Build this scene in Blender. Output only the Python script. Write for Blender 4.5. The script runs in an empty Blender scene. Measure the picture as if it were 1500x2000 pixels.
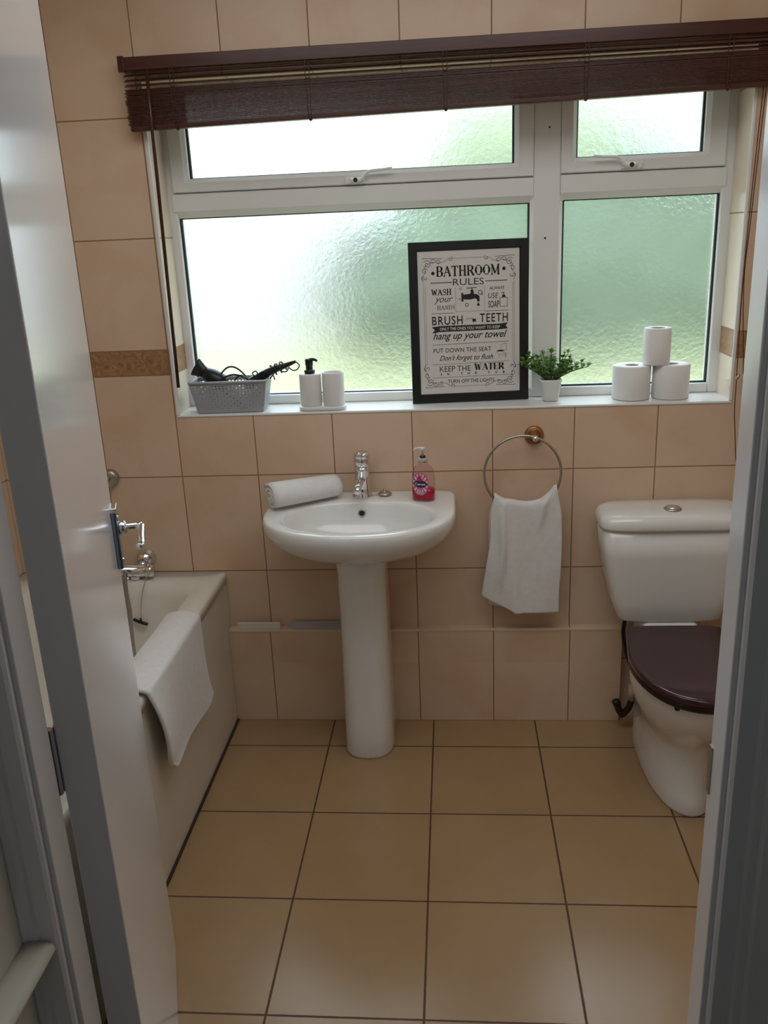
import bpy, bmesh, math, random
from math import sin, cos, pi, sqrt, radians as RD
from mathutils import Vector as V, Matrix

random.seed(7)
SC = bpy.context.scene
COL = SC.collection

# ------------------------------------------------------------------ camera
cam = bpy.data.cameras.new('camera')
cam.sensor_fit = 'VERTICAL'
cam.sensor_height = 36.0
cam.lens = 1680.1 / 2000 * 36
cam.clip_start = 0.02
camo = bpy.data.objects.new('camera', cam)
COL.objects.link(camo)
_r = (0.99648, 0.07296, -0.04127)
_u = (0.01672, 0.30947, 0.95076)
_f = (-0.08214, 0.94811, -0.30716)
camo.matrix_world = Matrix(((_r[0], _u[0], -_f[0], 0.6292), (_r[1], _u[1], -_f[1], -2.6346),
                            (_r[2], _u[2], -_f[2], 1.6016), (0, 0, 0, 1)))
SC.camera = camo

# ------------------------------------------------------------------ daylight and added fill lights
world = bpy.data.worlds.new('sky')
SC.world = world
world.use_nodes = True
_n = world.node_tree.nodes
_bg = _n['Background']
_tc = _n.new('ShaderNodeTexCoord')
_sx = _n.new('ShaderNodeSeparateXYZ')
_cr = _n.new('ShaderNodeValToRGB')
world.node_tree.links.new(_tc.outputs['Generated'], _sx.inputs[0])
world.node_tree.links.new(_sx.outputs['Z'], _cr.inputs[0])
world.node_tree.links.new(_cr.outputs[0], _bg.inputs[0])
_cr.color_ramp.elements[0].color = (0.76, 0.88, 0.96, 1)
_cr.color_ramp.elements[1].color = (0.80, 0.90, 1.0, 1)
# overcast sky: the zenith is three times as bright as the horizon
SKY = 1.65
_cl = _n.new('ShaderNodeClamp'); world.node_tree.links.new(_sx.outputs['Z'], _cl.inputs[0])
_ma = _n.new('ShaderNodeMath'); _ma.operation = 'MULTIPLY_ADD'
_ma.inputs[1].default_value = 2.0*SKY; _ma.inputs[2].default_value = SKY
world.node_tree.links.new(_cl.outputs[0], _ma.inputs[0])
world.node_tree.links.new(_ma.outputs[0], _bg.inputs[1])

def area(name, loc, rot, sx, sy, power, color, portal=False):
    l = bpy.data.lights.new(name, 'AREA')
    l.shape = 'RECTANGLE'; l.size = sx; l.size_y = sy; l.energy = power; l.color = color
    o = bpy.data.objects.new(name, l); COL.objects.link(o)
    o.location = loc; o.rotation_euler = rot
    if portal: l.cycles.is_portal = True
    return o
area('window_portal', (0.61, 0.30, 1.56), (RD(-90), 0, 0), 1.70, 0.96, 1, (1, 1, 1), True)
area('hall_fill', (0.75, -3.50, 1.95), (RD(62), 0, 0), 0.8, 0.7, 0.65, (0.78, 0.87, 1.0))  # dim bluish fill added behind the camera, no hall window is modelled
area('bathroom_ceiling_fill', (0.55, -1.10, 2.415), (0, 0, 0), 1.7, 1.0, 9.5, (0.95, 0.975, 1.0))  # soft fill added under the ceiling to brighten the room, not a fitting

SC.view_settings.view_transform = 'Standard'
SC.view_settings.look = 'None'
SC.view_settings.exposure = 0.38
SC.view_settings.gamma = 1.0
SC.view_settings.use_curve_mapping = False

# ------------------------------------------------------------------ helpers
def obj(name, bm, mat, parent=None, smooth=False, kind=None, bevel=0, sub=0, angle=35):
    me = bpy.data.meshes.new(name)
    bmesh.ops.recalc_face_normals(bm, faces=bm.faces[:])
    bm.to_mesh(me); bm.free()
    me.materials.append(mat)
    o = bpy.data.objects.new(name, me); COL.objects.link(o)
    if smooth or sub:
        for p in me.polygons: p.use_smooth = True
    if parent: o.parent = parent
    if kind: o['kind'] = kind
    if bevel:
        m = o.modifiers.new('bevel', 'BEVEL'); m.width = bevel; m.segments = 3
        m.limit_method = 'ANGLE'; m.angle_limit = RD(40)
        for p in me.polygons: p.use_smooth = True
        m.harden_normals = False
        m2 = o.modifiers.new('normals', 'WEIGHTED_NORMAL')
    if sub:
        m = o.modifiers.new('subdivision', 'SUBSURF'); m.levels = sub; m.render_levels = sub
    return o

def tag(o, label, cat, group=None):
    o['label'] = label; o['category'] = cat
    if group: o['group'] = group
    return o

def thing(name, label, cat, loc=(0, 0, 0), rot=(0, 0, 0), group=None):
    o = bpy.data.objects.new(name, None); COL.objects.link(o)
    o.empty_display_size = 0.05
    o.location = loc; o.rotation_euler = rot
    return tag(o, label, cat, group)

def struct(name, loc=(0, 0, 0)):
    o = bpy.data.objects.new(name, None); COL.objects.link(o)
    o.location = loc; o['kind'] = 'structure'
    return o

def shift(bm, origin):
    for v in bm.verts: v.co -= V(origin)
    return bm

def box(bm, a, b):
    x0, y0, z0 = a; x1, y1, z1 = b
    vs = [bm.verts.new(p) for p in ((x0,y0,z0),(x1,y0,z0),(x1,y1,z0),(x0,y1,z0),(x0,y0,z1),(x1,y0,z1),(x1,y1,z1),(x0,y1,z1))]
    for f in ((0,3,2,1),(4,5,6,7),(0,1,5,4),(1,2,6,5),(2,3,7,6),(3,0,4,7)):
        bm.faces.new([vs[i] for i in f])
    return bm

def bx(*ab):
    bm = bmesh.new()
    for i in range(0, len(ab), 2): box(bm, ab[i], ab[i+1])
    return bm

def loft(bm, rings, cap0=True, cap1=True, closed=True):
    R = [[bm.verts.new(p) for p in r] for r in rings]
    n = len(R[0])
    for a, b in zip(R, R[1:]):
        for i in range(n if closed else n-1):
            j = (i+1) % n
            bm.faces.new((a[i], a[j], b[j], b[i]))
    if cap0: bm.faces.new(R[0][::-1])
    if cap1: bm.faces.new(R[-1])
    return bm

def sell(cx, cy, a, bf, bb, z, nf=2.0, nb=2.0, n=48):
    """plan outline: half width a, front depth bf (to -y), back depth bb, superellipse exponents"""
    out = []
    for i in range(n):
        t = 2*pi*i/n
        c, s = cos(t), sin(t)
        e = nf if s < 0 else nb
        k = abs(c)**(2/e); m = abs(s)**(2/e)
        out.append((cx + a*math.copysign(k, c), cy + (bb if s > 0 else bf)*math.copysign(m, s), z))
    return out

def lathe(bm, prof, n=32, M=None, cap=True):
    rings = []
    for r, z in prof:
        ring = [V((r*cos(2*pi*i/n), r*sin(2*pi*i/n), z)) for i in range(n)]
        rings.append([M @ p for p in ring] if M else ring)
    return loft(bm, rings, cap, cap)

def axis_to(p, d):
    """matrix whose local z runs along d from p"""
    return Matrix.Translation(V(p)) @ V(d).to_track_quat('Z', 'Y').to_matrix().to_4x4()

def smoothpath(pts, k=8):
    P = [V(p) for p in pts]
    if len(P) < 3: return P
    out = []
    for i in range(len(P)-1):
        a = P[i-1] if i else P[i]*2-P[i+1]
        b, c = P[i], P[i+1]
        d = P[i+2] if i+2 < len(P) else c*2-b
        for j in range(k):
            t = j/k
            out.append(0.5*((2*b)+(c-a)*t+(2*a-5*b+4*c-d)*t*t+(3*b-a-3*c+d)*t**3))
    out.append(P[-1])
    return out

def tube(bm, pts, r, n=10, smooth=8, closed=False, caps=True, flat=1.0):
    P = smoothpath(pts, smooth) if smooth else [V(p) for p in pts]
    rings = []
    up = None
    for i, p in enumerate(P):
        if closed: t = (P[(i+1) % len(P)] - P[i-1])
        else: t = P[min(i+1, len(P)-1)] - P[max(i-1, 0)]
        t.normalize()
        if up is None:
            up = V((0, 0, 1)) if abs(t.z) < 0.9 else V((1, 0, 0))
        s = t.cross(up); s.normalize()
        up = s.cross(t); up.normalize()
        rr = r(i/(len(P)-1)) if callable(r) else r
        rings.append([p + s*rr*cos(2*pi*k/n) + up*rr*flat*sin(2*pi*k/n) for k in range(n)])
    if closed:
        rings.append(rings[0])
        R = rings[:-1]
        VV = [[bm.verts.new(q) for q in r_] for r_ in R]
        for a in range(len(VV)):
            b = (a+1) % len(VV)
            for i in range(n):
                bm.faces.new((VV[a][i], VV[a][(i+1) % n], VV[b][(i+1) % n], VV[b][i]))
        return bm
    return loft(bm, rings, caps, caps)

def grid(bm, f, nu, nv):
    vs = [[bm.verts.new(f(i/nu, j/nv)) for j in range(nv+1)] for i in range(nu+1)]
    for i in range(nu):
        for j in range(nv):
            bm.faces.new((vs[i][j], vs[i+1][j], vs[i+1][j+1], vs[i][j+1]))
    return bm

def solid(o, t, offset=0, sub=0):
    m = o.modifiers.new('thickness', 'SOLIDIFY'); m.thickness = t; m.offset = offset
    if sub:
        s = o.modifiers.new('subdivision', 'SUBSURF'); s.levels = sub; s.render_levels = sub
    for p in o.data.polygons: p.use_smooth = True
    return o

# ------------------------------------------------------------------ materials
class NT:
    def __init__(s, name):
        s.m = bpy.data.materials.new(name); s.m.use_nodes = True
        s.t = s.m.node_tree; s.N = s.t.nodes
        s.p = s.N['Principled BSDF']; s.out = s.N['Material Output']
    def new(s, t, **kw):
        n = s.N.new(t)
        for k, v in kw.items(): setattr(n, k, v)
        return n
    def link(s, a, b): s.t.links.new(a, b)
    def math(s, op, a, b=None, c=None, clamp=False):
        n = s.new('ShaderNodeMath', operation=op); n.use_clamp = clamp
        for i, x in enumerate((a, b, c)):
            if x is None: continue
            if isinstance(x, (int, float)): n.inputs[i].default_value = x
            else: s.link(x, n.inputs[i])
        return n.outputs[0]
    def mix(s, f, a, b):
        n = s.new('ShaderNodeMix', data_type='RGBA')
        for i, x in ((0, f), (6, a), (7, b)):
            if isinstance(x, (int, float)): n.inputs[i].default_value = x
            elif isinstance(x, tuple): n.inputs[i].default_value = (*x, 1)
            else: s.link(x, n.inputs[i])
        return n.outputs[2]
    def noise(s, vec, scale, detail=3, rough=0.55, dist=0.0):
        n = s.new('ShaderNodeTexNoise'); n.inputs['Scale'].default_value = scale
        n.inputs['Detail'].default_value = detail; n.inputs['Roughness'].default_value = rough
        n.inputs['Distortion'].default_value = dist
        if vec is not None: s.link(vec, n.inputs['Vector'])
        return n.outputs[0]
    def ramp(s, f, lo, hi):
        n = s.new('ShaderNodeMapRange'); n.inputs[1].default_value = lo; n.inputs[2].default_value = hi
        s.link(f, n.inputs[0]); return n.outputs[0]
    def obj(s):
        return s.new('ShaderNodeTexCoord').outputs['Object']
    def bump(s, h, strength, dist):
        n = s.new('ShaderNodeBump'); n.inputs['Strength'].default_value = strength
        n.inputs['Distance'].default_value = dist
        s.link(h, n.inputs['Height']); s.link(n.outputs[0], s.p.inputs['Normal'])

def mat(name, color, rough=0.5, metal=0.0, spec=0.5, coat=0.0, var=0.0, vscale=8.0, bump=0.0, bscale=60.0, trans=0.0, ior=1.45, sheen=0.0):
    s = NT(name)
    p = s.p
    p.inputs['Roughness'].default_value = rough
    p.inputs['Metallic'].default_value = metal
    p.inputs['Specular IOR Level'].default_value = spec
    p.inputs['Coat Weight'].default_value = coat
    p.inputs['Coat Roughness'].default_value = 0.12
    p.inputs['Transmission Weight'].default_value = trans
    p.inputs['IOR'].default_value = ior
    p.inputs['Sheen Weight'].default_value = sheen
    oc = s.obj()
    if var:
        f = s.ramp(s.noise(oc, vscale, 4), 0.3, 0.7)
        dark = tuple(c*(1-var) for c in color)
        s.link(s.mix(f, dark, color), p.inputs['Base Color'])
    else:
        p.inputs['Base Color'].default_value = (*color, 1)
    if bump:
        s.bump(s.noise(oc, bscale, 3), bump, 0.004)
    return s.m

TILE_A = (0.72, 0.54, 0.395)
TILE_B = (0.665, 0.455, 0.30)
GROUT = (0.30, 0.165, 0.095)

def tile_mat(name, axis, plain=False, A=TILE_A, B=TILE_B, rough=0.33):
    """wall tiles 250 x 330 mm in straight bond with a brown marbled border at window height"""
    s = NT(name)
    oc = s.obj()
    sep = s.new('ShaderNodeSeparateXYZ'); s.link(oc, sep.inputs[0])
    u = sep.outputs[axis]; z = sep.outputs['Z']
    band0, bw = 1.2102, 0.0778
    zc = s.math('SUBTRACT', z, s.math('MINIMUM', s.math('MAXIMUM', s.math('SUBTRACT', z, band0), 0.0), bw))
    du = s.math('PINGPONG', s.math('ADD', u, 10.0), 0.125)
    dz = s.math('PINGPONG', s.math('ADD', zc, 3.3 - 0.2202), 0.165)
    if plain: dz = s.math('ADD', s.math('MULTIPLY', dz, 0.0), 1.0)
    inband = s.math('MULTIPLY', s.math('GREATER_THAN', z, band0 + 0.002), s.math('LESS_THAN', z, band0 + bw - 0.002))
    du_b = s.math('PINGPONG', s.math('ADD', u, 10.0), 0.125)
    d = s.math('MINIMUM', du, s.math('ADD', dz, s.math('MULTIPLY', inband, 1.0)))
    grout = s.math('SUBTRACT', 1.0, s.ramp(d, 0.0012, 0.0024))
    # slight tone difference from tile to tile, soft clouds inside each tile
    comb = s.new('ShaderNodeCombineXYZ')
    s.link(s.math('FLOOR', s.math('MULTIPLY', u, 4.0)), comb.inputs[0])
    s.link(s.math('FLOOR', s.math('DIVIDE', s.math('SUBTRACT', zc, 0.2202), 0.33)), comb.inputs[1])
    wn = s.new('ShaderNodeTexWhiteNoise'); s.link(comb.outputs[0], wn.inputs['Vector'])
    off = s.new('ShaderNodeVectorMath', operation='MULTIPLY_ADD')
    s.link(wn.outputs['Color'], off.inputs[0]); off.inputs[1].default_value = (5, 5, 5); s.link(oc, off.inputs[2])
    cl = s.ramp(s.noise(off.outputs[0], 6.0, 4, 0.55, 0.5), 0.44, 0.68)
    f = s.math('ADD', s.math('MULTIPLY', cl, 0.75), s.math('MULTIPLY', wn.outputs['Value'], 0.25))
    base = s.mix(f, A, B)
    vein = s.ramp(s.noise(oc, 26.0, 6, 0.7, 2.5), 0.35, 0.68)
    marb = s.mix(vein, (0.26, 0.125, 0.055), (0.50, 0.29, 0.15))
    c1 = s.mix(inband, base, marb)
    c2 = s.mix(grout, c1, GROUT)
    s.link(c2, s.p.inputs['Base Color'])
    s.link(s.math('ADD', s.math('MULTIPLY', grout, 0.4), rough), s.p.inputs['Roughness'])
    s.p.inputs['Specular IOR Level'].default_value = 0.4
    s.bump(s.math('SUBTRACT', 1.0, grout), 0.35, 0.002)
    return s.m

def floor_mat():
    s = NT('floor_tile')
    oc = s.obj()
    sep = s.new('ShaderNodeSeparateXYZ'); s.link(oc, sep.inputs[0])
    P = 0.3435
    x = s.math('ADD', sep.outputs['X'], 10*P - 0.2016)
    y = s.math('ADD', sep.outputs['Y'], 20*P + 0.1899)
    d = s.math('MINIMUM', s.math('PINGPONG', x, P/2), s.math('PINGPONG', y, P/2))
    wob = s.math('MULTIPLY', s.math('SUBTRACT', s.noise(oc, 45, 2), 0.5), 0.0012)
    grout = s.math('SUBTRACT', 1.0, s.ramp(s.math('ADD', d, wob), 0.0020, 0.0032))
    comb = s.new('ShaderNodeCombineXYZ')
    s.link(s.math('FLOOR', s.math('DIVIDE', x, P)), comb.inputs[0])
    s.link(s.math('FLOOR', s.math('DIVIDE', y, P)), comb.inputs[1])
    wn = s.new('ShaderNodeTexWhiteNoise'); s.link(comb.outputs[0], wn.inputs['Vector'])
    f = s.math('ADD', s.math('MULTIPLY', s.ramp(s.noise(oc, 7, 4, 0.6), 0.3, 0.7), 0.6), s.math('MULTIPLY', wn.outputs['Value'], 0.4))
    base = s.mix(f, (0.415, 0.27, 0.142), (0.37, 0.235, 0.116))
    s.link(s.mix(grout, base, (0.085, 0.040, 0.022)), s.p.inputs['Base Color'])
    s.link(s.math('ADD', s.math('MULTIPLY', grout, 0.35), 0.24), s.p.inputs['Roughness'])
    s.p.inputs['Specular IOR Level'].default_value = 0.7
    s.bump(s.math('ADD', s.math('SUBTRACT', 1.0, grout), s.math('MULTIPLY', s.noise(oc, 160, 2), 0.06)), 0.35, 0.002)
    return s.m

def glass_mat():
    """patterned obscured glass: refracts roughly, some light passes straight"""
    s = NT('obscured_glass')
    oc = s.obj()
    s.N.remove(s.p)
    v = s.new('ShaderNodeTexVoronoi'); v.inputs['Scale'].default_value = 70; s.link(oc, v.inputs['Vector'])
    n1 = s.noise(oc, 38, 5, 0.65, 0.3)
    h = s.math('ADD', s.math('MULTIPLY', v.outputs['Distance'], 0.5), n1)
    b = s.new('ShaderNodeBump'); b.inputs['Strength'].default_value = 0.42; b.inputs['Distance'].default_value = 0.004
    s.link(h, b.inputs['Height'])
    rf = s.new('ShaderNodeBsdfRefraction'); rf.inputs['IOR'].default_value = 1.32
    rf.inputs['Roughness'].default_value = 0.27; rf.inputs['Color'].default_value = (0.95, 0.98, 0.97, 1)
    s.link(b.outputs[0], rf.inputs['Normal'])
    tr = s.new('ShaderNodeBsdfTransparent'); tr.inputs['Color'].default_value = (0.95, 0.98, 0.97, 1)
    gl = s.new('ShaderNodeBsdfGlossy'); gl.inputs['Roughness'].default_value = 0.15
    m1 = s.new('ShaderNodeMixShader'); m1.inputs[0].default_value = 0.30
    s.link(rf.outputs[0], m1.inputs[1]); s.link(tr.outputs[0], m1.inputs[2])
    m2 = s.new('ShaderNodeMixShader'); m2.inputs[0].default_value = 0.03
    tl_ = s.new('ShaderNodeBsdfTranslucent'); tl_.inputs['Color'].default_value = (0.95, 0.98, 0.97, 1)
    m3 = s.new('ShaderNodeMixShader'); m3.inputs[0].default_value = 0.04
    s.link(m1.outputs[0], m3.inputs[1]); s.link(tl_.outputs[0], m3.inputs[2])
    s.link(m3.outputs[0], m2.inputs[1]); s.link(gl.outputs[0], m2.inputs[2])
    s.link(m2.outputs[0], s.out.inputs[0])
    return s.m

def wood_mat(name, c, rough):
    s = NT(name)
    oc = s.obj()
    mp = s.new('ShaderNodeMapping'); mp.inputs['Scale'].default_value = (2.0, 30, 30); s.link(oc, mp.inputs[0])
    f = s.ramp(s.noise(mp.outputs[0], 3.0, 5, 0.6, 0.5), 0.3, 0.7)
    s.link(s.mix(f, tuple(k*0.55 for k in c), c), s.p.inputs['Base Color'])
    s.p.inputs['Roughness'].default_value = rough
    return s.m

def towel_mat(name, c):
    s = NT(name)
    oc = s.obj()
    n1 = s.noise(oc, 420, 2); n2 = s.noise(oc, 60, 3)
    s.link(s.mix(s.ramp(n2, 0.3, 0.7), tuple(k*0.94 for k in c), c), s.p.inputs['Base Color'])
    s.p.inputs['Roughness'].default_value = 0.95
    s.p.inputs['Specular IOR Level'].default_value = 0.1
    s.p.inputs['Sheen Weight'].default_value = 0.3
    s.bump(s.math('ADD', n1, s.math('MULTIPLY', n2, 0.5)), 0.35, 0.004)
    return s.m

M_TX = tile_mat('wall_tile', 'X')
M_TY = tile_mat('side_wall_tile', 'Y')
M_TR_LIT = tile_mat('reveal_tile', 'Y', False, (0.82, 0.71, 0.59), (0.78, 0.65, 0.51), 0.2)  # same wall tile made paler: window light on the reveals put into the colour
M_TL = tile_mat('ledge_tile', 'X', True)
M_FLOOR = floor_mat()
M_GLASS = glass_mat()
M_PVC = mat('white_upvc', (0.80, 0.80, 0.78), 0.32)
M_GASKET = mat('dark_gasket', (0.02, 0.022, 0.035), 0.5)
M_BLIND = wood_mat('mahogany_wood', (0.080, 0.018, 0.011), 0.30)
M_CORD = mat('brown_cord', (0.075, 0.025, 0.016), 0.7)
M_PAINT = mat('white_gloss_paint', (0.80, 0.80, 0.82), 0.22, coat=0.4, bump=0.05, bscale=25)
M_DOOR = mat('door_white_paint', (0.86, 0.86, 0.89), 0.17, spec=0.5, coat=0.35, bump=0.015, bscale=12)
M_CERAM = mat('white_ceramic', (0.83, 0.83, 0.81), 0.10, spec=0.55, coat=0.5)
M_ACRYL = mat('bath_acrylic', (0.80, 0.765, 0.68), 0.18, coat=0.3)
M_PANEL = mat('bath_panel_plastic', (0.74, 0.70, 0.62), 0.3, var=0.05)
M_CHROME = mat('chrome', (0.78, 0.78, 0.80), 0.08, metal=1.0)
M_BRUSH = mat('brushed_nickel', (0.50, 0.46, 0.40), 0.35, metal=1.0)
M_BRONZE = mat('aged_brass', (0.42, 0.22, 0.09), 0.3, metal=1.0)
M_TOWEL = towel_mat('white_towel', (0.82, 0.81, 0.80))
M_BLACK = mat('black_plastic', (0.012, 0.012, 0.014), 0.35)
M_BLACKF = mat('black_frame_paint', (0.010, 0.010, 0.011), 0.4)
M_PAPER = mat('poster_paper', (0.70, 0.67, 0.64), 0.6, var=0.03)
M_INK = mat('black_ink', (0.02, 0.017, 0.016), 0.6)
M_INKW = mat('white_print', (0.72, 0.70, 0.67), 0.6)
M_GREY = mat('grey_plastic', (0.36, 0.37, 0.39), 0.42)
M_LEAF = mat('plastic_leaf', (0.22, 0.44, 0.085), 0.45, var=0.5, vscale=30)
M_POT = mat('white_pot', (0.78, 0.77, 0.76), 0.35)
M_TISSUE = mat('tissue_paper', (0.86, 0.85, 0.84), 0.9, spec=0.15, bump=0.08, bscale=220)
M_CARD = mat('cardboard', (0.42, 0.33, 0.25), 0.8)
M_SEAT = mat('maroon_seat', (0.040, 0.007, 0.012), 0.16, coat=0.6)
M_SEATE = mat('dark_seat_ring', (0.018, 0.005, 0.007), 0.25)
M_PLASW = mat('white_plastic', (0.74, 0.70, 0.62), 0.35)
M_PLASG = mat('grey_strip_plastic', (0.50, 0.47, 0.46), 0.35)
M_PIPE = mat('pipe_copper_black', (0.03, 0.022, 0.02), 0.35, metal=0.4)
M_HALL = mat('hall_paint', (0.62, 0.61, 0.56), 0.6, var=0.04)
M_CEIL = mat('ceiling_paint', (0.78, 0.76, 0.72), 0.8)
M_GAP = mat('dark_caulk', (0.05, 0.03, 0.018), 0.8)

# ------------------------------------------------------------------ setting
XL, XR = -0.845, 1.76
YF = -1.76            # bathroom face of the partition
YH = -1.82            # hall face
ZC = 2.42
RX0, RX1, RZ0, RZ1 = -0.245, 1.465, 1.082, 2.045     # window recess

def wall_back():
    bm = bmesh.new()
    T = 0.30
    box(bm, (XL-0.1, 0, 0), (RX0, T, ZC)); box(bm, (RX1, 0, 0), (XR+0.1, T, ZC))
    box(bm, (RX0, 0, 0), (RX1, T, RZ0-0.008)); box(bm, (RX0, 0, RZ1), (RX1, T, ZC))
    bmesh.ops.remove_doubles(bm, verts=bm.verts[:], dist=1e-5)
    return bm
wb = obj('wall_back', wall_back(), M_TX, kind='structure')
# tiled reveals lining the recess
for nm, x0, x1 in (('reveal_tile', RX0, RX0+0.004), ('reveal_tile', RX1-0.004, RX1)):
    obj(nm, bx((x0, 0.001, RZ0), (x1, 0.16, RZ1)), M_TR_LIT, wb)
for nm, x0, x1 in (('tile_edge_trim', RX0-0.001, RX0+0.011), ('tile_edge_trim', RX1-0.009, RX1+0.001)):
    obj(nm, bx((x0, -0.0035, RZ0), (x1, 0.006, RZ1)), M_PVC, wb, bevel=0.003)
obj('wall_left', bx((XL-0.1, YF-0.06, 0), (XL, 0.0, ZC)), M_TY, kind='structure')
obj('wall_right', bx((XR, YF-0.06, 0), (XR+0.1, 0.0, ZC)), M_TY, kind='structure')
JL, JR, DH = 0.145, 0.910, 2.02      # doorway in the partition
obj('wall_front', bx((XL, YH, 0), (JL-0.03, YF, ZC), (JR+0.03, YH, 0), (XR, YF, ZC), (JL-0.03, YH, DH+0.03), (JR+0.03, YF, ZC)), M_HALL, kind='structure')
obj('floor', bx((XL-0.1, YF-0.03, -0.08), (XR+0.1, 0.02, 0)), M_FLOOR, kind='structure')
obj('floor_hall', bx((-0.3, -3.8, -0.08), (1.9, YF-0.03, 0)), mat('hall_carpet', (0.16, 0.13, 0.11), 0.95, var=0.2, bump=0.3, bscale=300), kind='structure')
obj('ceiling', bx((XL-0.1, -3.8, ZC), (1.9, 0.3, ZC+0.08)), M_CEIL, kind='structure')
obj('wall_hall_left', bx((-0.2, -3.8, 0), (0.099, YH-0.022, ZC)), M_HALL, kind='structure')
obj('wall_hall_right', bx((1.65, -3.8, 0), (1.75, YH, ZC)), M_HALL, kind='structure')
obj('wall_hall_back', bx((0.0, -3.9, 0), (1.75, -3.8, ZC)), M_HALL, kind='structure')

# boxed-in pipe ledge along the foot of the back wall
LG = -0.0305; LZ = 0.345
ledge = obj('wall_ledge', bx((-0.20, LG, 0), (1.170, 0.002, LZ)), M_TL, kind='structure', bevel=0.002)
obj('ledge_edge_trim', bx((-0.145, LG-0.0012, LZ-0.008), (1.171, LG+0.005, LZ+0.0012)), mat('cream_edging', (0.72, 0.58, 0.42), 0.4), ledge, bevel=0.001)

# door frame: linings, stops and moulded architraves
def architrave(xa, sgn):
    """profile in plan, swept up; xa = inner edge, sgn = direction away from the opening"""
    prof = [(0, 0), (0, -0.008), (0.003, -0.012), (0.022, -0.013), (0.026, -0.016), (0.034, -0.017), (0.038, -0.020), (0.062, -0.024), (0.072, -0.034), (0.080, -0.036), (0.086, -0.034), (0.086, 0)]
    bm = bmesh.new()
    loft(bm, [[(xa + sgn*a, YH + b, z) for a, b in prof] for z in (0.0, DH+0.07)])
    return bm
fr = struct('trim_1', (JL, YH, 0))
obj('architrave', shift(architrave(JL-0.006, -1), (JL, YH, 0)), M_PAINT, fr)
obj('door_lining', shift(bx((JL-0.03, YH-0.001, 0), (JL, -1.777, DH)), (JL, YH, 0)), M_PAINT, fr, bevel=0.003)
fr2 = struct('trim_2', (JR, YH, 0))
obj('architrave', shift(architrave(JR+0.006, 1), (JR, YH, 0)), M_PAINT, fr2)
obj('door_lining', shift(bx((JR, YH-0.001, 0), (JR+0.03, -1.775, DH)), (JR, YH, 0)), M_PAINT, fr2, bevel=0.003)
sp = obj('strike_plate', shift(bx((JR-0.0015, -1.786, 0.985), (JR+0.0005, -1.777, 1.045)), (JR, YH, 0)), M_BRUSH, fr2)
fr3 = struct('trim_3', ((JL+JR)/2, YH, DH))
obj('head_lining', shift(bx((JL, YH, DH), (JR, -1.775, DH+0.03)), ((JL+JR)/2, YH, DH)), M_PAINT, fr3)
# dado rail on the hall's left wall
def dado():
    prof = [(0.0, 0.0), (0.0, 0.043), (0.010, 0.043), (0.028, 0.041), (0.0335, 0.038), (0.036, 0.032), (0.036, 0.028), (0.030, 0.018), (0.018, 0.0)]
    bm = bmesh.new()
    loft(bm, [[(0.099 + a, y, 0.760 + b) for a, b in prof] for y in (-2.75, -1.834)])
    return bm
obj('trim_4', dado(), mat('cream_paint', (0.62, 0.60, 0.52), 0.4), kind='structure', smooth=True)

# ------------------------------------------------------------------ window
win = struct('window_1', (0.61, 0.15, RZ0))
WO = (0.61, 0.15, RZ0)
def W(bm): return shift(bm, WO)
FY, GY = 0.148, 0.178
obj('window_frame', W(bx((RX0, FY, RZ0), (-0.217, 0.215, RZ1), (1.433, FY, RZ0), (RX1, 0.215, RZ1),
                         (-0.217, FY, RZ0), (1.433, 0.215, 1.111), (-0.217, FY, 2.02), (1.433, 0.215, RZ1))), M_PVC, win, bevel=0.004)
def bar(x0, x1, z0, z1, vert):
    """glazing bar with chamfered edges"""
    bm = bmesh.new()
    c = 0.011
    if vert:
        prof = [(x0, GY+0.03), (x0, FY+0.012), (x0+c, FY-0.003), (x1-c, FY-0.003), (x1, FY+0.012), (x1, GY+0.03)]
        loft(bm, [[(a, b, z) for a, b in prof] for z in (z0, z1)])
    else:
        prof = [(z0, GY+0.03), (z0, FY+0.014), (z0+0.020, FY-0.005), (z1-0.004, FY-0.005), (z1, FY+0.004), (z1, GY+0.03)]
        loft(bm, [[(x, b, a) for a, b in prof] for x in (x0, x1)])
    return W(bm)
obj('mullion', bar(0.871, 0.969, 1.105, 2.03, True), M_PVC, win)
obj('transom', bar(-0.228, 0.880, 1.674, 1.747, False), M_PVC, win)
obj('transom', bar(0.961, 1.442, 1.677, 1.750, False), M_PVC, win)

def rect_ring(ox0, ox1, oz0, oz1, ix0, ix1, iz0, iz1, y, ch, yg):
    def R_(a, b, c, d, yy): return [(a, yy, c), (b, yy, c), (b, yy, d), (a, yy, d)]
    bm = bmesh.new()
    loft(bm, [R_(ox0, ox1, oz0, oz1, yg+0.02), R_(ox0, ox1, oz0, oz1, y+0.003), R_(ox0+.003, ox1-.003, oz0+.003, oz1-.003, y),
              R_(ix0-ch, ix1+ch, iz0-ch, iz1+ch, y), R_(ix0, ix1, iz0, iz1, y+ch*1.1), R_(ix0, ix1, iz0, iz1, yg+0.02)], False, False)
    return W(bm)
def pane(x0, x1, z0, z1, parent, y=GY):
    obj('gasket', rect_ring(x0-.004, x1+.004, z0-.004, z1+.004, x0+0.006, x1-0.006, z0+0.003, z1-0.003, y-0.012, 0.002, y-0.02), M_GASKET, parent)
    p = obj('glass_pane', W(bx((x0-0.005, y, z0-0.005), (x1+0.005, y+0.004, z1+0.005))), M_GLASS, parent)
    p['label'] = 'obscured patterned glass'
    return p
pane(-0.217, 0.871, 1.111, 1.674, win)
pane(0.969, 1.433, 1.113, 1.677, win)
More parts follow.
